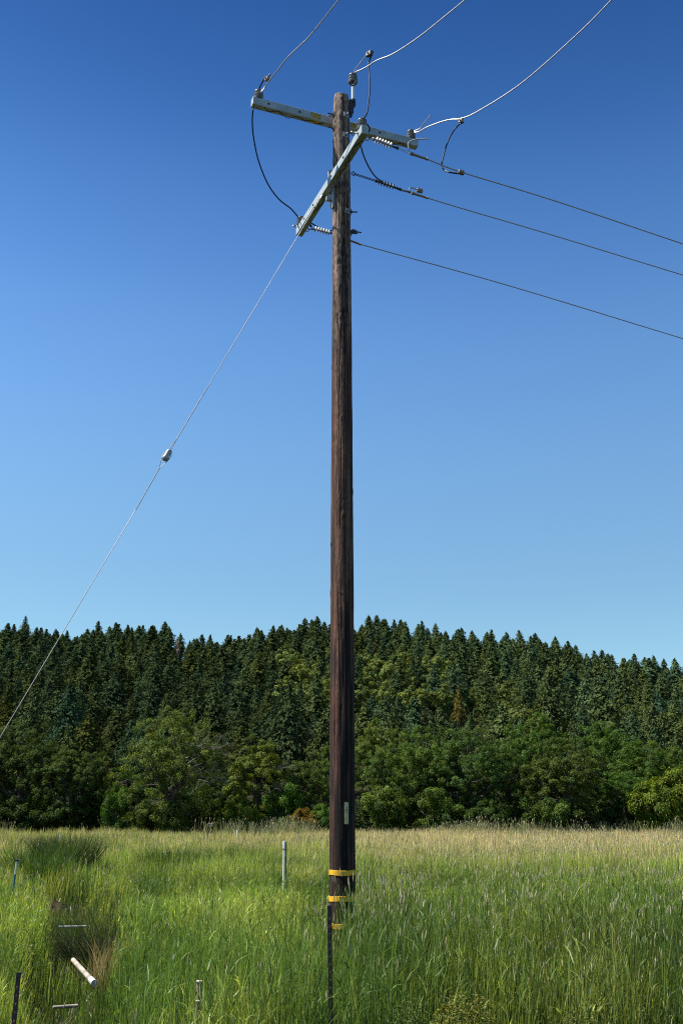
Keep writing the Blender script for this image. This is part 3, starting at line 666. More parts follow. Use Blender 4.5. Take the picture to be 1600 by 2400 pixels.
# mounds of taller rank grass, rushes, dead brush round the ditch
p = at_Y(*D(152, 1975), 36); tuft('grass_mound', p[0], 36, 2600, 1.75, .34, .13, .022, [(.045, .085, .02), (.06, .10, .026), (.03, .055, .014), (.12, .135, .05)], 'big dark mound of rank grass standing beyond the ditch at left', 'grass mound', r=.85)
p = at_Y(*D(95, 1975), 34); tuft('grass_mound', p[0], 34, 900, 1.5, .4, .16, .022, [(.05, .1, .02), (.08, .13, .03)], 'lighter tall grass mound left of the dark mound', 'grass mound', r=1.0)
p = at_Y(*D(400, 1962), 40); tuft('grass_mound', p[0], 40, 700, 1.1, .4, .15, .024, [(.05, .09, .022), (.07, .12, .03)], 'dark green grass mound in the mid field left of the white marker pipe', 'grass mound', r=1.2)
p = at_Y(*D(540, 1965), 41); tuft('grass_mound', p[0], 41, 500, 1.0, .4, .15, .024, [(.05, .09, .022), (.08, .125, .03)], 'smaller dark grass mound just left of the white marker pipe', 'grass mound', r=1.1)
p = at_Y(*D(222, 2200), 19.2); tuft('rush_clump', p[0], 19.2, 620, 1.3, .5, .13, .009, [(.036, .058, .022), (.05, .075, .026), (.07, .075, .035)], 'dark spiky rush clump leaning over the ditch', 'rushes', seg=4, dirx=-.42, r=.42)
p = at_Y(*D(185, 2165), 20.4); tuft('dead_brush', p[0], 20.4, 520, .55, .8, .35, .011, [(.05, .042, .04), (.10, .088, .085), (.03, .025, .022), (.16, .145, .135)], 'grey tangle of dead brush lying in the ditch', 'dead brush', r=.55)
p = at_Y(*D(178, 2200), 18.6); tuft('dead_brush', p[0], 18.6, 380, .40, .8, .4, .010, [(.03, .026, .024), (.06, .052, .05), (.13, .12, .11)], 'darker mat of dead brush behind the thick stained pipe', 'dead brush', r=.45)
p = at_Y(*D(272, 2230), 15.6); tuft('straw_tuft', p[0], 15.6, 420, .75, .4, .25, .009, [(.34, .27, .11), (.42, .34, .16), (.2, .19, .06)], 'straw coloured tuft of dry grass on the right bank of the ditch', 'grass tuft', dirx=.3, r=.4)
p = at_Y(*D(30, 2240), 8.6); tuft('straw_tuft', p[0] - .1, 8.4, 160, .9, .4, .2, .010, [(.3, .26, .1), (.15, .17, .05)], 'thin dry tuft behind the left fence post', 'grass tuft', dirx=.15, r=.25)
# yellow leafed weed at the front of the stand
def weed(name, x, y, z_top, rad, n, cols, label):
    g = np.random.default_rng(n); gz = float(ground_z(x, y)); q = g.normal(size=(n, 3)); q /= np.linalg.norm(q, axis=1)[:, None]; q *= (g.random(n)**.4)[:, None]
    P = np.array([x, y, gz + (z_top - gz) * .5]) + q * np.array([rad, rad * .8, (z_top - gz) * .52]); cs = np.array(cols)
    V, Q = rot_cards(P, q * .4 + [0, 0, .8] + g.normal(size=(n, 3)) * .5, .013 * g.uniform(.6, 1.3, n), .0075 * g.uniform(.7, 1.2, n), None, g)
    V -= [x, y, gz]; c = cs[g.integers(len(cs), size=n)] * g.uniform(.65, 1.3, (n, 1))
    o = empty(name, (x, y, gz), label, 'weed')
    link('leaves', np_mesh('leaves', V, Q, M['leaf'], np.repeat(c, 4, 0)), o)
    mb = MB()
    for i in range(26):
        e = P[g.integers(n)] - [x, y, gz]; b = np.array([g.normal() * .05, g.normal() * .05, -.03]); mb.tube([b, b * .5 + e * .5 + [0, 0, .08], e], [.006, .004, .002], 4, cap=False)
    mb.build('stems', M['stake'], o)
weed('leafy_weed', .93, 8.15, 1.08, .34, 9000, [(.13, .15, .03), (.18, .18, .035), (.09, .13, .03), (.16, .13, .03)], 'yellow green leafy weed in front of the grass right of the pole')
weed('leafy_weed', .55, 8.45, 1.0, .3, 4500, [(.07, .12, .03), (.09, .14, .035)], 'small green leafy weed left of the yellow one')
weed('leafy_weed', 1.9, 8.5, .95, .3, 4500, [(.09, .13, .03), (.14, .15, .04)], 'leafy weed low in the grass toward the right edge')

# ------------------------------------------------------------------ utility pole
PY = 11.5
root = empty('utility_pole', (0.0, PY, 0), 'tall dark wooden utility pole with two grey crossarms standing in the grass', 'utility pole')
ZT = 11.80
def pole_c(z): return np.array([.014 - .016 * z / ZT, PY, z])
def pole_r(z): return .146 - .0245 * (z / ZT) - .0125 * (z / ZT)**4
def make_shaft():
    nA, nZ = 168, 1500; th = np.linspace(0, 2 * np.pi, nA, endpoint=False); z = np.concatenate([np.linspace(-.5, ZT - .012, nZ - 3), [ZT - .004, ZT, ZT]])
    TH, Z = np.meshgrid(th, z); a = TH / (2 * np.pi)
    wob = .012 * (vnoise(a * 8, Z * 1.1, 221, 8) - .5) + .006 * (vnoise(a * 20, Z * 4, 223, 20) - .5); aw = (a + wob) % 1
    fib = .45 * vnoise(aw * 46, Z * 1.5, 201, 46) + .30 * vnoise(aw * 110 + 1, Z * 4.0, 203, 110) + .25 * vnoise(aw * 24, Z * 3.0, 225, 24)
    broad = vnoise(a * 12, Z * .55, 205, 12); mid = vnoise(a * 30 + .3 * np.sin(Z), Z * 1.7, 207, 30); pit = vnoise(a * 64, Z * 22, 209, 64)
    chip = sstep(.58, .66, vnoise(aw * 40, Z * 5.5, 231, 40)) * vnoise(aw * 14, Z * 1.3, 233, 14); d = (fib - .5) * .005 + (mid - .5) * .005 + (broad - .5) * .004 - chip * .003
    crack = np.zeros_like(Z); g = np.random.default_rng(5)
    for i in range(40):
        a0 = g.random(); zc = g.uniform(.5, ZT); ln = g.uniform(.15, .8); wd = g.uniform(.003, .007)
        da = (a - a0 - .01 * np.sin(Z * g.uniform(1, 3) + i) + .5) % 1 - .5
        crack = np.maximum(crack, np.exp(-(da / wd)**2) * np.clip(1 - ((Z - zc) / ln)**2, 0, 1)**.5)
    # one long check facing the viewer just below the lower crossarm, and the long seam down the right side
    for a0, zc, ln, wd in ((.765, 9.0, .85, .008), (.80, 5.0, 5.5, .006), (.71, 6.9, .9, .004)):
        da = (a - a0 - .006 * np.sin(Z * 2.1) + .5) % 1 - .5; crack = np.maximum(crack, np.exp(-(da / wd)**2) * np.clip(1 - ((Z - zc) / ln)**2, 0, 1)**.4)
    d -= crack * .008
    knot = np.zeros_like(Z); ring = np.zeros_like(Z)
    for i in range(46):
        a0 = g.random(); zc = g.uniform(.6, ZT - .3); s = g.uniform(.022, .045)
        da = ((a - a0 + .5) % 1 - .5) * 2 * np.pi * .13; rr = np.sqrt((da / s)**2 + ((Z - zc) / (s * 1.5))**2)
        knot = np.maximum(knot, np.exp(-rr**2 * 1.2)); ring = np.maximum(ring, np.exp(-((rr - 1.6) / .5)**2))
    d += knot * .006 - ring * .002
    rad = pole_r(np.clip(Z, 0, ZT)) + d
    rad *= 1 - .10 * sstep(ZT - .10, ZT, Z) - .05 * sstep(ZT - .25, ZT, Z) * (vnoise(a * 9, Z * 0, 241, 9) > .55); rad[-2] *= .90; rad[-1] = 0.001
    cx = .014 - .016 * Z / ZT; V = np.stack([cx - 0 + rad * np.cos(TH), rad * np.sin(TH), Z], -1)
    V[..., 2] += sstep(ZT - .3, ZT, Z) * (.022 * np.sin(TH * 2 + 1) + .03 * (vnoise(a * 7, Z * 0, 243, 7) - .5))
    # wood colour: black creosote, red brown, bleached grey towards the top
    up = sstep(6.5, 11.2, Z + 1.8 * (broad - .5)); low = 1 - sstep(1.5, 4.2, Z + 1.6 * (mid - .5))
    blk = np.array([.018, .013, .011]); red = np.array([.105, .040, .025]); tan = np.array([.155, .078, .048]); grey = np.array([.285, .21, .155])
    k = sstep(.34, .66, .62 * fib + .38 * mid)[..., None]
    c = blk * (1 - k) + red * k; c = c * (1 - .45 * chip[..., None])
    k = sstep(.45, .72, .5 * fib + .5 * broad + .10 * up)[..., None] * (1 - .75 * low[..., None]); c = c * (1 - k) + tan * k
    k = (sstep(.36, .66, .55 * fib + .45 * pit + .05) * up)[..., None]; c = c * (1 - .85 * k) + grey * .85 * k
    st = sstep(.62, .80, vnoise(a * 36, Z * .35, 211, 36))[..., None]; c = c * (1 - .35 * st) + np.array([.016, .013, .012]) * .35 * st
    c = c * (1 - .55 * low[..., None]); dk = np.maximum(crack, .6 * knot)[..., None]; c = c * (1 - .88 * dk)
    hole = np.exp(-((((a - .755) * 2 * np.pi * .115) / .026)**2 + ((Z - 11.69) / .034)**2)**2); c = c * (1 - .93 * hole[..., None])
    c *= (.62 + .5 * pit + .5 * vnoise(a * 9, Z * 2.2, 227, 9) * vnoise(a * 20, Z * 7, 229, 20) * 1.4)[..., None]
    i = (np.arange(nZ - 1)[:, None] * nA + np.arange(nA)[None]).ravel(); j = (np.arange(nZ - 1)[:, None] * nA + (np.arange(nA)[None] + 1) % nA).ravel()
    Q = np.stack([i, j, j + nA, i + nA], 1)
    return link('pole_shaft', np_mesh('pole_shaft', V.reshape(-1, 3), Q, M['pole'], c.reshape(-1, 3), smooth=True), root)
make_shaft()
A1 = np.array([math.cos(R(21.5)), math.sin(R(21.5)), 0]); A2 = np.array([-A1[1], A1[0], 0]); UP = np.array([0, 0, 1.0])

def band(z0, z1):
    mb = MB(); c = pole_c(z0); r = pole_r(z0) + .0055; mb.lathe(c, UP, [(0, r - .003), (.002, r), (z1 - z0 - .002, r), (z1 - z0, r - .003)], 64); V_ = mb.V[0]; th_ = np.arctan2(V_[:, 1] - PY, V_[:, 0]); V_[:, 2] += .004 * np.sin(th_ * 3 + z0 * 9); wob_ = .0022 * (vnoise(th_ * 9 + 40, th_ * 0 + z0 * 5, 19) - .5); V_[:, 0] += wob_ * np.cos(th_); V_[:, 1] += wob_ * np.sin(th_)
    mb.build('reflective_band', M['yellow'], root, root, True)
for z0, z1_ in ((1.711, 1.764), (1.448, 1.500), (1.178, 1.230)): band(z0, z1_)

def text_mesh(body, size):
    cu = bpy.data.curves.new('t', 'FONT'); cu.body = body; cu.size = size; cu.align_x = 'CENTER'; cu.align_y = 'CENTER'; cu.extrude = .0006; cu.resolution_u = 2
    ob = bpy.data.objects.new('t', cu); COL.objects.link(ob); dg = bpy.context.evaluated_depsgraph_get()
    me = bpy.data.meshes.new_from_object(ob.evaluated_get(dg)); bpy.data.objects.remove(ob); bpy.data.curves.remove(cu)
    V = np.array([v.co[:] for v in me.vertices]); F = [list(p.vertices) for p in me.polygons]; bpy.data.meshes.remove(me); return V, F
def put_text(mb, body, size, c, X, Y, N, sx=1.0):
    V, F = text_mesh(body, size); mb.add(np.asarray(c) + V[:, :1] * sx * X + V[:, 1:2] * Y + V[:, 2:3] * N, F)

# number plate
pn = np.array([.30, -.954, 0]); px_ = np.array([.954, .30, 0]); pc = pole_c(2.355) + pn * (pole_r(2.355) + .007)
mb = MB(); mb.box(pc, (.0225, .002, .115), px_, pn, UP)
for sx in (-1, 1):
    for sz in (-1, 1): mb.mi = 1; mb.lathe(pc + px_ * .016 * sx + UP * .107 * sz + pn * .002, pn, [(0, .004), (.003, .003)], 8)
for i, ch in enumerate('285 1'):
    if ch != ' ': mb.mi = 1; put_text(mb, ch, .034, pc + UP * (.052 - i * .027) + pn * .0028, px_, UP, pn)
mb.build('number_plate', [M['plate'], M['black']], root, root)

# bolts with square washers
def bolt(z, dirv, big=False, thru=.05):
    dv = np.asarray(dirv, float); dv /= np.linalg.norm(dv); c = pole_c(z) + dv * (pole_r(z) - .004); t = np.cross(UP, dv); mb = MB()
    w = .036 if big else .032; mb.box(c + dv * .008, (w, .004, w), t, dv, UP); mb.hexnut(c + dv * .012, dv, .02 if big else .016, .018); mb.lathe(c + dv * .03, dv, [(0, .0095), (thru, .0095), (thru + .004, .007)], 10)
    mb.build('bolt', M['galv'] if big else M['dark_steel'], root, root, False)
for z, dv, big in ((11.42, (.55, -.83, 0), True), (11.10, (.5, -.86, 0), True), (11.47, (-.93, -.36, 0), False), (11.25, (-.93, -.36, 0), False), (9.98, A1 * .9 - A2 * .3, False), (9.66, A1 * .9 - A2 * .3, False), (9.93, (.62, -.78, 0), True)):
    bolt(z, dv, big, .06 if not big else .03)

PIN_PROF = [(0, .036), (.003, .054), (.026, .0585), (.031, .056), (.035, .050), (.042, .055), (.060, .0575), (.066, .054), (.070, .048), (.078, .053), (.094, .0545), (.100, .050), (.104, .046), (.108, .046), (.112, .051), (.122, .050), (.130, .042), (.135, .026), (.137, .0)]
def pin_insulator(c, parent, sc=1.0):
    mb = MB(); mb.lathe(c, UP, [(h * sc, r * sc * 1.08) for h, r in PIN_PROF], 28); return mb.build('pin_insulator', M['porcelain'], parent, root, True)

def crossarm(c, ax, sd, half, ends):
    """c: centre of the arm, ax along it, sd outward side"""
    mb = MB(); mb.box(c, (half, .048, .061), ax, sd, UP, bev=.006)
    return mb.build('crossarm', M['arm'], root, root)
ARM1_Z = 2.4 + 9.13 - .061; c1 = pole_c(ARM1_Z) + A2 * (pole_r(11.5) + .054); arm1 = crossarm(c1, A1, A2, 1.22, None)
ARM2_Z = 2.4 + 8.0 - .061; c2 = pole_c(ARM2_Z) - A1 * (pole_r(10.4) + .056); arm2 = crossarm(c2, A2, A1, 1.22, None)
IA = c1 - A1 * 1.13 + UP * .0615; IC = c1 + A1 * 1.13 + UP * .0615; IN = c2 - A2 * 1.13 + UP * .0615; IF = c2 + A2 * 1.14 + UP * .0615
for p_, a_ in ((IA, arm1), (IC, arm1), (IN, arm2), (IF, arm2)): pin_insulator(p_, a_, 1.06)
# warning stickers on the viewer's face and the underside of the rear arm
def sticker(s):
    mb = MB(); n = -A2; c = c1 + A1 * s + n * .0492; mb.box(c, (.068, .0012, .044), A1, n, UP); mb.box(c1 + A1 * s - UP * .0625, (.05, .04, .0012), A1, A2, UP)
    mb.mi = 1; put_text(mb, 'HIGH', .060, c + n * .0016 + UP * .019, A1, UP, n, .92); put_text(mb, 'VOLTAGE', .042, c + n * .0016 - UP * .021, A1, UP, n, .72)
    mb.build('warning_sticker', [M['sticker'], M['black']], arm1, root)
sticker(-.325); sticker(.255)
# bonding wire stapled in loops along the undersides
def bond(c, ax, sd, s0, s1, arm, seed):
    g = np.random.default_rng(seed); s = np.arange(s0, s1, .085); P = [c + ax * v + sd * g.uniform(-.035, .035) - UP * (.067 + (.03 if g.random() < .12 else 0)) for v in s]
    MB().tube(catmull(P, 4), .0042, 5).build('bond_wire', M['cable'], arm, root, True)
bond(c1, A1, A2, -1.05, -.18, arm1, 3); bond(c1, A1, A2, .2, 1.1, arm1, 4); bond(c2, A2, A1, -1.1, -.2, arm2, 5); bond(c2, A2, A1, .15, .7, arm2, 6)
# bolt heads and eye bolts through the arms
for arm, c, ax, sd, ss in ((arm1, c1, A1, -A2, (-1.0, -.56, .62)), (arm2, c2, A2, -A1, (-.62, -.2, .5, .86))):
    mb = MB()
    for s in ss: mb.box(c + ax * s + sd * .0495, (.014, .002, .014), ax, sd, UP); mb.hexnut(c + ax * s + sd * .051, sd, .008, .008)
    mb.build('arm_bolt', M['dark_steel'], arm, root)
def eye_bolt(c, ax, sd, s):
    mb = MB(); b = c + ax * s + sd * .048; mb.lathe(b, sd, [(0, .02), (.006, .02), (.0065, .009), (.03, .009)], 12)
    a = np.linspace(0, 2 * np.pi, 21); ctr = b + sd * .062; mb.tube([ctr + .032 * (math.cos(t) * sd + math.sin(t) * (UP * .8 + ax * .6)) for t in a], .0075, 8, cap=False)
    mb.build('eye_bolt', M['galv'], arm2, root, True)
eye_bolt(c2, A2, -A1, -1.12); eye_bolt(c2, A2, -A1, 1.08)
# gain bracket between the lower arm and the pole, with a tab above and below the arm
mb = MB(); cb = pole_c(ARM2_Z - .05) - A1 * (pole_r(10.3) + .004); mb.box(cb, (.006, .052, .27), A1, A2, UP)
mb.box(cb - A1 * .012 + A2 * .049, (.014, .003, .262), A1, A2, UP); mb.box(cb - A1 * .012 - A2 * .049, (.014, .003, .262), A1, A2, UP)
mb.box(cb + UP * .225 - A1 * .035, (.03, .03, .045), A1, A2, UP); mb.box(cb - UP * .16 - A1 * .05 , (.045, .02, .03), A1, A2, UP)
mb.hexnut(cb - UP * .17 - A1 * .03 - A2 * .022, -A2, .018, .016); mb.build('gain_bracket', M['galv'], root, root)
mb = MB(); q = pole_c(ARM1_Z) + A2 * (pole_r(11.5) + .001); mb.box(q + UP * .02, (.05, .005, .10), A1, A2, UP); mb.box(q - A1 * .10 + UP * .068 + A2 * .03, (.05, .03, .005), A1, A2, UP); mb.build('gain_bracket', M['galv'], root, root)

# pole top pin: bracket, white tube, insulator
pt = pole_c(0) * [1, 1, 0] + A1 * .155 + np.array([.0, .0, 0]); ZB = 2.4 + 9.376; ZI = 2.4 + 9.665
mb = MB(); mb.tube([pt + UP * (ZB - .02), pt + UP * (ZI - .035)], .0215, 18); pin = mb.build('pole_top_pin', M['white_tube'], root, root, True)
mb = MB(); mb.lathe(pt + UP * (ZI - .062), UP, [(0, .022), (.003, .0265), (.014, .0265), (.017, .022)], 18); mb.lathe(pt + UP * (ZI - .036), UP, [(0, .02), (.04, .026)], 16); mb.build('collar', M['dark_steel'], pin, root, True)
pin_insulator(pt + UP * ZI, pin, 1.06)
mb = MB(); e0 = pt + UP * (ZI + .012) + np.array([.03, -.045, 0]); mb.tube(catmull([e0, e0 + [.006, -.012, -.03], e0 + [-.01, -.008, -.055], pt + [-.0, -.022, ZI - .05]], 5), .004, 6); mb.build('tie_end', M['alu_bright'], pin, root, True)
mb = MB(); bc = pt + UP * (ZB - .045); mb.box(bc, (.03, .034, .062), A1, A2, UP, bev=.008); mb.box(bc - A1 * .03 - UP * .07, (.03, .03, .11), A1, A2, UP, bev=.006)
mb.hexnut(bc - A2 * .034, -A2, .018, .02); mb.box(bc - UP * .17 - A1 * .03, (.012, .022, .06), A1, A2, UP); mb.build('pin_bracket', M['dark_steel'], root, root)

# ------------------------------------------------------------------ conductors
def extend(P, L, drop=0.0, n=8):
    d = P[-1] - P[-2]; d = d / np.linalg.norm(d); t = np.linspace(0, 1, n + 1)[1:]
    return np.vstack([P, P[-1] + d * (L * t)[:, None] + np.array([0, 0, drop]) * (t**2)[:, None]])
def strand_ties(mb, P, r, n=9):
    """preformed tie: two wires wound round the conductor"""
    s = np.concatenate([[0], np.cumsum(np.linalg.norm(np.diff(P, axis=0), axis=1))]); L = s[-1]
    for ph in (0, 2.1, 4.2):
        t = np.linspace(0, L, int(L / .007)); Q = np.stack([np.interp(t, s, P[:, k]) for k in range(3)], 1)
        T = np.gradient(Q, axis=0); T /= np.linalg.norm(T, axis=1)[:, None]; u = np.cross(T, UP); u /= np.linalg.norm(u, axis=1)[:, None]; w = np.cross(T, u); a = t / .075 * 6.283 + ph
        mb.tube(Q + r * (np.cos(a)[:, None] * u + np.sin(a)[:, None] * w), .0035, 4)
RW = .0078
def top_wire(start, ang, pts, label, tail=None):
    base = start + UP * .128
    P = [base] + [on_plane(*p, base, R(ang)) for p in pts]; P = catmull(np.array(P), 8)
    root_w = empty('overhead_wire', base, label, 'overhead wire', 'overhead wires running from the pole top')
    full = extend(P, 16, .5); mb = MB(); mb.tube(full, RW, 8); mb.build('conductor', M['alu'], root_w, root_w, True)
    mb = MB(); k = max(6, len(P) // 5); strand_ties(mb, P[1:k], RW + .002)
    a = np.linspace(-.3, 2 * np.pi + .2, 24); mb.tube([start + UP * (.121) + .041 * np.array([math.cos(t), math.sin(t), 0]) for t in a], .005, 6)
    mb.build('tie_wire', M['alu_bright'], root_w, root_w, True)
    if tail is not None:
        T = catmull(np.array([base] + [on_plane(*p, base, R(ang)) for p in tail]), 6); MB().tube(T, RW * .85, 8).build('wire_tail', M['alu'], root_w, root_w, True)
    return root_w, P
wA, PA = top_wire(IA, -57, [z1(152, 372), z1(205, 300), z1(262, 225), z1(305, 170), z1(345, 128), z1(410, 66), z1(475, 0), (793, 0)], 'left overhead wire rising from the left end of the rear crossarm')
wB, PB = top_wire(pt + UP * ZI, -48, [z1(765, 249), z1(800, 234), z1(850, 207), z1(905, 172), z1(1000, 135), z1(1100, 74), z1(1205, 0), (1040, 40), (1089, 0)], 'middle overhead wire rising from the white pole top pin', [z1(760, 235), z1(790, 195), z1(838, 135), z1(850, 122)])
def z2(u, v): return (740 + u / 4.126, 200 + v / 4.126)
wC, PC = top_wire(IC, -51, [z2(985, 452), z2(1080, 402), z2(1220, 350), z2(1310, 330), z2(1400, 322), z2(1568, 250), D(1200, 189), D(1330, 74), (1432, 0)], 'right overhead wire rising from the right end of the rear crossarm', [z2(1000, 420), z2(1040, 370), z2(1115, 280)])

def dead_end(start, pts_ins, pts_wire, ang, label_i, label_w, dark, yoke):
    """start: attachment; pts_ins: pixel ends of link, shed core, clevis; pts_wire: sleeve start, sleeve end, far wire points"""
    f = lambda p: on_plane(*p, start, R(ang))
    k0, k1, k2, k3 = [f(p) for p in pts_ins]
    o = empty('strain_insulator', start, label_i, 'insulator', 'strain insulators holding the side wires')
    mb = MB(); d = (k1 - start) / np.linalg.norm(k1 - start); sdv = np.cross(d, UP)
    a = np.linspace(0, 2 * np.pi, 15); e = start + d * .03; mb.tube([e + .026 * (math.cos(t) * d + math.sin(t) * UP) for t in a], .007, 6, cap=False)
    for sg in (-1, 1): mb.tube([start + d * .045 + sdv * .012 * sg, k1 - d * .01 + sdv * .012 * sg], .0055, 6)
    mb.lathe(k1 - d * .035, d, [(0, .012), (.008, .02), (.035, .02), (.045, .013)], 12)
    mb.build('shackle', M['galv'] if not dark else M['dark_steel'], o, o, True)
    L = np.linalg.norm(k2 - k1); dd = (k2 - k1) / L; prof = [(0, .011)]; n = 6
    for i in range(n):
        h = L * (.10 + .80 * i / (n - 1)); prof += [(h - .008, .012), (h - .003, .036), (h, .041), (h + .003, .041), (h + .008, .013)]
    prof += [(L, .012)]
    mb = MB(); mb.lathe(k1, dd, prof, 24); mb.build('shed_stack', M['dark_polymer'] if dark else M['polymer'], o, o, True)
    mb = MB(); d3 = (k3 - k2) / np.linalg.norm(k3 - k2); mb.lathe(k2, d3, [(0, .013), (np.linalg.norm(k3 - k2) * .8, .015), (np.linalg.norm(k3 - k2), .022), (np.linalg.norm(k3 - k2) + .02, .018)], 12); mb.build('end_fitting', M['dark_steel'], o, o, True)
    s0, s1 = f(pts_wire[0]), f(pts_wire[1]); ow = empty('overhead_wire', s0, label_w, 'overhead wire', 'overhead wires leaving to the right')
    far = [f(p) for p in pts_wire[2:]]; P = catmull(np.array([s1] + far), 6); MB().tube(extend(P, 30, -.5), RW, 8).build('conductor', M['alu'], ow, ow, True)
    ds = (s1 - s0) / np.linalg.norm(s1 - s0); Ls = np.linalg.norm(s1 - s0); mb = MB(); mb.lathe(s0, ds, [(0, .016), (.012, .022), (.04, .022), (.05, .0165), (Ls * .93, .0145), (Ls * .935, .018), (Ls, .018), (Ls + .01, .009)], 14); mb.build('dead_end_sleeve', M['bronze'], ow, ow, True)
    mb = MB(); u = np.cross(ds, UP); u /= np.linalg.norm(u)
    for sg in (-1, 1):
        q = s0 + ds * .02 + (UP * .8 + u * .3) * .017 * sg; mb.tube([k3 + (UP * .8 + u * .3) * .006 * sg, q], .0035, 5)
    mb.build('bail', M['galv'], ow, ow, True)
    if yoke:
        Y0 = s0[1]; T = catmull(np.array([at_Y(*p, Y0 - .03) for p in yoke]), 6); MB().tube(T, .0085, 8).build('terminal_tail', M['polymer'], ow, ow, True)
    return ow, P, s0, s1
SN = c2 - A2 * 1.10 + A1 * .05 - UP * .03; SF = c2 + A2 * 1.08 + A1 * .05 - UP * .03; SM = at_Y(*z1(736, 911), PY + .05)
w1, P1, _, _ = dead_end(SN, [z1(850, 676), z1(890, 690), z1(1003, 735), z1(1035, 746)], [z1(1122, 782), z1(1237, 822), z1(1455, 905), (1300, 471), (1600, 572)], 24.5,
    'pale strain insulator hung from the near end of the front crossarm', 'topmost of the three wires running off to the right edge', False, [z1(1122, 784), z1(1112, 745), z1(1110, 715), z1(1130, 700), z1(1170, 690), z1(1245, 686)])
w2, P2, _, _ = dead_end(SM, [z1(745, 914), z1(905, 966), z1(1020, 1004), z1(1055, 1018)], [z1(1130, 1042), z1(1237, 1076), (1100, 494), (1300, 553), (1600, 645)], 24.5,
    'dark strain insulator on long rods pulled from the pole itself', 'middle of the three wires running off to the right edge', True, [z1(1128, 1036), z1(1116, 1022), z1(1122, 1008), z1(1150, 1014), z1(1180, 1022)])
w3, P3, _, _ = dead_end(SF, [z1(450, 1262), z1(490, 1276), z1(598, 1304), z1(640, 1318)], [z1(690, 1340), z1(797, 1380), (900, 588), (1200, 672), (1600, 794)], 24.5,
    'pale strain insulator hung from the far lower end of the front crossarm', 'lowest of the three wires running off to the right edge', False, None)

# ------------------------------------------------------------------ black jumper cables
def pixpath(pts, Y0, Y1):
    t = np.linspace(0, 1, len(pts)); return [at_Y(*p, Y0 + (Y1 - Y0) * k) for p, k in zip(pts, t)]
def clamp(parent, r_, c, d, sz=(.042, .022, .026)):
    d = np.asarray(d, float); d /= np.linalg.norm(d); s = np.cross(d, UP); s /= np.linalg.norm(s); u = np.cross(s, d)
    mb = MB(); mb.box(c, sz, d, s, u, bev=.006); mb.box(c + u * (sz[2] + .004), (sz[0] * .7, sz[1] * .5, .006), d, s, u); mb.hexnut(c + s * sz[1], s, .011, .014); mb.lathe(c + s * (sz[1] + .012), s, [(0, .005), (.018, .005)], 8)
    mb.build('clamp', M['bronze'] if sz[0] < .05 else M['dark_steel'], parent, r_)
RJ = .0098
def jumper(P, label):
    P = np.asarray(P); o = empty('jumper_cable', P[0], label, 'jumper cable', 'black jumper cables'); MB().tube(catmull(P, 8), RJ, 10).build('cable', M['cable'], o, o, True); return o
ya = IA[1]
qa = on_plane(*z1(183, 292), IA + UP * .128, R(-57)); yq = qa[1]
P = [at_Y(*z1(205, 262), yq), at_Y(*z1(185, 280), yq + .02), at_Y(*z1(160, 305), yq + .08), at_Y(*z1(132, 360), ya + .02), at_Y(*z1(112, 420), ya + .10), at_Y(*z1(98, 470), ya + .12)]
P += pixpath([z1(90, 520), z1(88, 590), z1(98, 690), z1(128, 830), z1(188, 980), z1(262, 1083), z1(340, 1145)], ya + .14, IF[1] - .1) + [IF + UP * .125 + [-.03, -.02, 0], IF + UP * .125 + A1 * .04, IF + A1 * .16 + UP * .02]
P += [at_Y(*z1(468, 1238), IF[1] + .03), at_Y(*z1(540, 1278), IF[1] + .1), at_Y(*z1(610, 1290), IF[1] + .2), at_Y(*z1(690, 1290), IF[1] + .3), at_Y(*z1(760, 1296), IF[1] + .42), at_Y(*z1(800, 1302), IF[1] + .5)]
jA = jumper(P, 'long bowed jumper cable hanging left of the pole'); clamp(jA, jA, at_Y(*z1(186, 292), yq), PA[10] - PA[4]); clamp(jA, jA, at_Y(*z1(752, 1297), IF[1] + .41), A1, (.05, .02, .026))
qb = on_plane(*z1(852, 128), pt + UP * (ZI + .128), R(-48))
P = [at_Y(*z1(878, 112), qb[1]), at_Y(*z1(866, 145), qb[1] + .02)] + pixpath([z1(851, 190), z1(852, 240), z1(856, 300), z1(857, 370), z1(849, 450), z1(838, 520)], qb[1] + .1, IN[1] + .03) + [IN + UP * .13, IN + UP * .115 + A1 * .045, IN + A1 * .10 + UP * .02]
yw = P2[0][1]; P += pixpath([z1(800, 700), z1(806, 760), z1(826, 820), z1(858, 885), z1(893, 934), z1(935, 968)], IN[1] + .1, SM[1] + .2) + [at_Y(*z1(1000, 1000), SM[1] + .34), at_Y(*z1(1060, 1024), SM[1] + .46), at_Y(*z1(1128, 1040), SM[1] + .55)]
jB = jumper(P, 'jumper cable dropping from the pole top wire past the front crossarm'); clamp(jB, jB, at_Y(*z1(855, 130), qb[1]), PB[20] - PB[10], (.05, .028, .034)); clamp(jB, jB, at_Y(*z1(1184, 1028), SM[1] + .62), A1, (.046, .022, .026))
qc = on_plane(*z1(1452, 562), IC + UP * .128, R(-51)); qd = on_plane(*z1(1455, 906), SN, R(24.5))
P = [at_Y(*z1(1474, 578), qc[1]), at_Y(*z1(1448, 590), qc[1])] + pixpath([z1(1420, 618), z1(1388, 665), z1(1362, 725), z1(1343, 790), z1(1331, 840), z1(1331, 872), z1(1350, 895), z1(1385, 908)], qc[1] + .1, qd[1]) + [at_Y(*z1(1430, 914), qd[1]), at_Y(*z1(1462, 916), qd[1])]
jC = jumper(P, 'hooked jumper cable joining the right wire to the topmost side wire'); clamp(jC, jC, at_Y(*z1(1455, 568), qc[1]), PC[30] - PC[24], (.03, .02, .03)); clamp(jC, jC, at_Y(*z1(1455, 908), qd[1]), A1 + [0, 0, -.1])

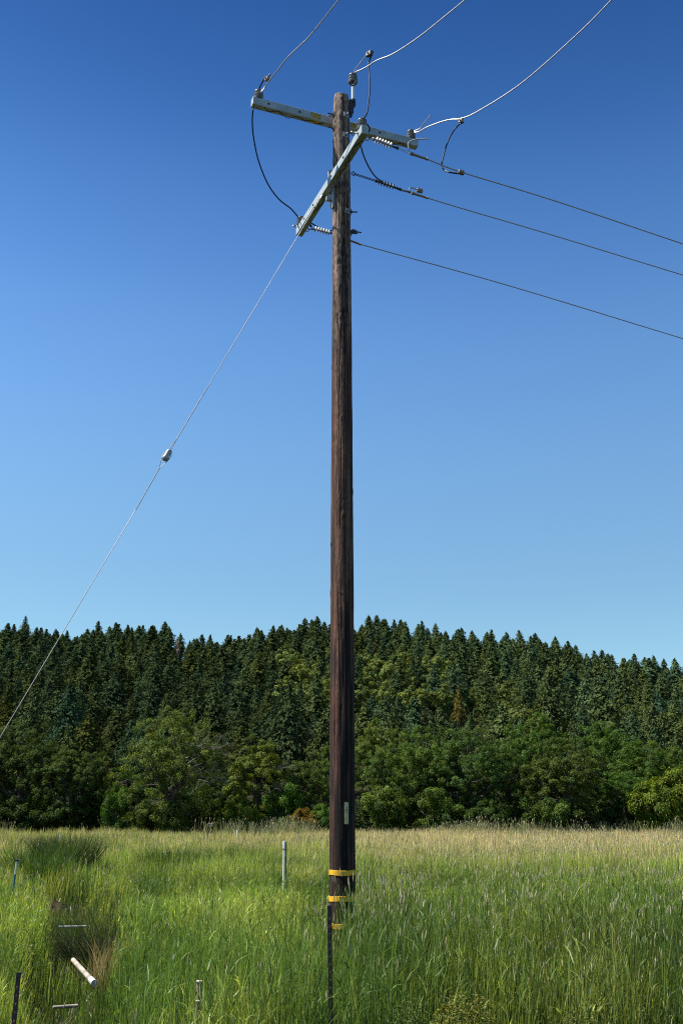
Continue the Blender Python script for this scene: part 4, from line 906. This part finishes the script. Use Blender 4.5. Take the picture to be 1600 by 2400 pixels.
# ------------------------------------------------------------------ guy wire
gs = c2 + A2 * .16 - UP * .085 - A1 * .0
gang = R(21.5 + 180)
gp = lambda px, py: on_plane(px, py, gs, gang)
o = empty('guy_wire', gs, 'thin steel guy wire slanting down to the left edge of the picture', 'guy wire')
ga, gi0, gi1 = gp(705, 545), gp(404, 1047), gp(380, 1087)
G = gp(0, 1730); dirg = (G - gi1) / np.linalg.norm(G - gi1)
mb = MB(); lead = catmull([gs + UP * .02, gp(*z1(560, 1030)), gp(*z1(535, 1075))], 6); mb.tube(lead, .0045, 7); mb.tube([lead[-1], gi0], .0045, 8); mb.build('upper_strand', M['alu'], o, o, True)
gk = gp(318, 1196); end = gi1 + dirg * ((gi1[2] - .02) / -dirg[2]); MB().tube([gk, G, end], .0042, 7).build('lower_strand', M['alu'], o, o, True)
MB().tube([gi1 + dirg * .06, gk], .0058, 8).build('guy_grip', M['alu'], o, o, True)
MB().tube([gi0 - dirg * .9, gi0 - dirg * .08], .0058, 8).build('guy_grip', M['alu'], o, o, True)
ic = (gi0 + gi1) / 2; mb = MB(); sdv = np.cross(dirg, [0, 1, 0]); sdv /= np.linalg.norm(sdv); fw = np.cross(sdv, dirg); Lh = np.linalg.norm(gi1 - gi0) / 2 * .60
mb.lathe(ic - dirg * Lh, dirg, [(0, .020), (.012, .032), (Lh * .55, .038), (Lh * .8, .034), (Lh * 1.2, .034), (Lh * 1.45, .042), (2 * Lh - .012, .036), (2 * Lh, .022)], 20); mb.build('guy_insulator', M['galv'], o, o, True)
mb = MB()
for sg in (-1, 1):
    mb.tube(catmull([gi1 + dirg * .08, gi1 - dirg * .02 + sdv * .028 * sg, ic + dirg * Lh * .5 + sdv * .044 * sg, ic - dirg * Lh * .3 + sdv * .047 * sg], 5), .0045, 6)
    mb.tube(catmull([gi0 - dirg * .10, gi0 + dirg * .0 + fw * .024 * sg - sdv * .006, ic - dirg * Lh * .5 + fw * .044 * sg, ic + dirg * Lh * .4 + fw * .046 * sg], 5), .0045, 6)
mb.build('strand_loop', M['galv'], o, o, True)

# ------------------------------------------------------------------ posts, pipes and markers in the field
def t_post(x, y, top, lean, label):
    gz = float(ground_z(x, y)); o = empty('fence_post', (x, y, gz), label, 'fence post', 'steel fence posts'); b = np.array([x, y, gz - .2]); t = np.array([x + lean, y, top]); d = (t - b) / np.linalg.norm(t - b); L = np.linalg.norm(t - b)
    Xa = np.cross([0, 1, 0], d); Xa /= np.linalg.norm(Xa); Ya = np.cross(d, Xa); mb = MB()
    mb.box((b + t) / 2, (.0165, .0025, L / 2), Xa, Ya, d); mb.box((b + t) / 2 + Ya * .0188, (.0025, .0163, L / 2 - .0005), Xa, Ya, d); mb.build('post_rail', M['tpost'], o, o)
    mb = MB()
    for s in np.arange(.10, L, .054): mb.box(b + d * (L - s) - Ya * .006, (.0055, .0035, .008), Xa, Ya, d)
    s_ = mb.build('studs', M['rust'], o, o)
u0 = at_Y(772, 2122, 8.25); t_post(u0[0] + .03, 8.25, u0[2], -.03, 'dark steel fence post standing right in front of the pole')
u0 = at_Y(45, 2279, 7.7); t_post(u0[0] - .02, 7.7, u0[2], .02, 'dark steel fence post at the lower left corner')

def stake_post(name, px, py, Y, r, zb, label, cat, mats, cap=True, extra=None):
    t = at_Y(px, py, Y); gz = float(ground_z(t[0], Y)); o = empty(name, (t[0], Y, gz), label, cat); mb = MB(); mb.tube([(t[0], Y, gz - .1), (t[0], Y, t[2])], r, 12); mb.build('pipe', mats, o, o, True)
    return o, t
o, t = stake_post('marker_pipe', 666, 1972, 26, .0245, 0, 'white plastic marker pipe strapped to a rusty stake left of the pole', 'marker pipe', M['pvc'])
mb = MB(); mb.lathe(t - UP * .17, UP, [(0, .026), (.004, .030), (.16, .030), (.175, .027), (.178, .01)], 16); mb.build('pipe_cap', M['pvc'], o, o, True)
mb = MB(); mb.lathe(t - UP * .200, UP, [(0, .031), (.014, .031)], 16); mb.box(t + [.036, -.005, -.193], (.012, .014, .007)); mb.build('strap', M['black'], o, o, True)
mb = MB(); c = t + [.048, .02, 0]; mb.box([c[0], c[1], (t[2] + .0) / 2 - .02], (.014, .003, t[2] / 2)); mb.box([c[0] + .003, c[1] + .018, t[2] / 2 - .02], (.003, .0148, t[2] / 2 - .004))
mb.mi = 1
for s in np.arange(.2, t[2], .06): mb.box([c[0], c[1] - .004, s], (.005, .002, .008))
mb.build('stake', [M['rust'], M['black']], o, o)
def plain_stake(name, px, py, Y, r, label, cat, m, top=None):
    t = at_Y(px, py, Y); gz = float(ground_z(t[0], Y)); o = empty(name, (t[0], Y, gz), label, cat)
    mb = MB(); mb.lathe((t[0], Y, gz - .1), UP, [(0, r), (t[2] - gz + .08, r), (t[2] - gz + .1, r * .8)], 10); mb.build('shaft', m, o, o, True)
    if top: top(o, t)
def t_cut(o, t): MB().box(t + [0, 0, .006], (.024, .022, .007), bev=.003).build('sawn_top', M['cut'], o, o)
plain_stake('wooden_stake', 467, 2302, 9.3, .024, 'weathered wooden stake with a pale sawn top, taller one low left of the pole', 'stake', M['stake'], t_cut)
plain_stake('wooden_stake', 463, 2348, 8.9, .015, 'thin wooden stake, shorter one just below the taller pale topped stake', 'stake', M['stake'], lambda o, t: MB().box(t + [0, 0, .006], (.015, .014, .006), bev=.002).build('sawn_top', M['cut'], o, o))
plain_stake('marker_stake', 141, 1956, 58, .035, 'small white marker stake far out in the left of the field', 'stake', M['pvc'])
plain_stake('marker_stake', 556, 1945, 72, .035, 'tiny white marker stake at the far edge below the open bright oak', 'stake', M['pvc'])
def t_box(o, t): MB().box(t + [0, 0, .0], (.20, .12, .12), bev=.02).build('box', M['stake'], o, o)
plain_stake('box_post', 494, 1934, 76, .04, 'grey post carrying a small box at the far edge of the field', 'post', M['stake'], t_box)
plain_stake('marker_stake', 1113, 1962, 45, .02, 'thin dark stake standing in the dry grass right of the pole', 'stake', M['stake'])
# riser with a teal sleeve
t = at_Y(40, 2016, 24); gz = float(ground_z(t[0], 24)); o = empty('water_riser', (t[0], 24, gz), 'irrigation riser with a teal sleeve and a dark sprinkler head at the left edge', 'sprinkler')
MB().tube([(t[0] - .05, 24, gz - .1), (t[0] - .01, 24, t[2] - .30)], .024, 12).build('sleeve', M['teal'], o, o, True)
MB().tube([(t[0] - .012, 24, t[2] - .32), t - [0, 0, .02]], .018, 12).build('riser_pipe', M['alu_bright'], o, o, True)
mb = MB(); mb.lathe(t - UP * .03, UP, [(0, .024), (.03, .03), (.05, .02)], 12); mb.tube([t + [-.05, 0, .02], t + [.09, 0, .0]], [.018, .012], 8); mb.build('sprinkler_head', M['dark_steel'], o, o, True)
# broken pipes in the ditch
def pipe(a, b, r, m, label, coup=False):
    a, b = np.asarray(a), np.asarray(b); o = empty('broken_pipe', a, label, 'pipe', 'broken pipes in the ditch'); mb = MB(); d = (b - a) / np.linalg.norm(b - a); L = np.linalg.norm(b - a)
    mb.lathe(a, d, [(0, r * .8), (0, r), (L, r), (L, r * .8), (L - .3, r * .78)], 16); mb.build('tube', m, o, o, True)
    if coup: mb = MB(); mb.lathe(b - d * .28, d, [(0, r), (0.004, r * 1.22), (.25, r * 1.22), (.3, r * 1.22), (.3, r)], 16); mb.build('coupling', M['dull_pvc'], o, o, True)
pipe(at_Y(172, 2250, 16.4), at_Y(221, 2304, 14.4), .035, M['old_pvc'], 'thick stained white pipe with a coupling lying across the ditch', True)
pipe(at_Y(138, 2172, 20.6), at_Y(203, 2171, 20.7), .017, M['dull_pvc'], 'thin white pipe lying level beyond the dead brush')
pipe(at_Y(126, 2361, 13.4), at_Y(183, 2357, 13.5), .020, M['old_pvc'], 'short white pipe lying across the ditch, nearest the road')
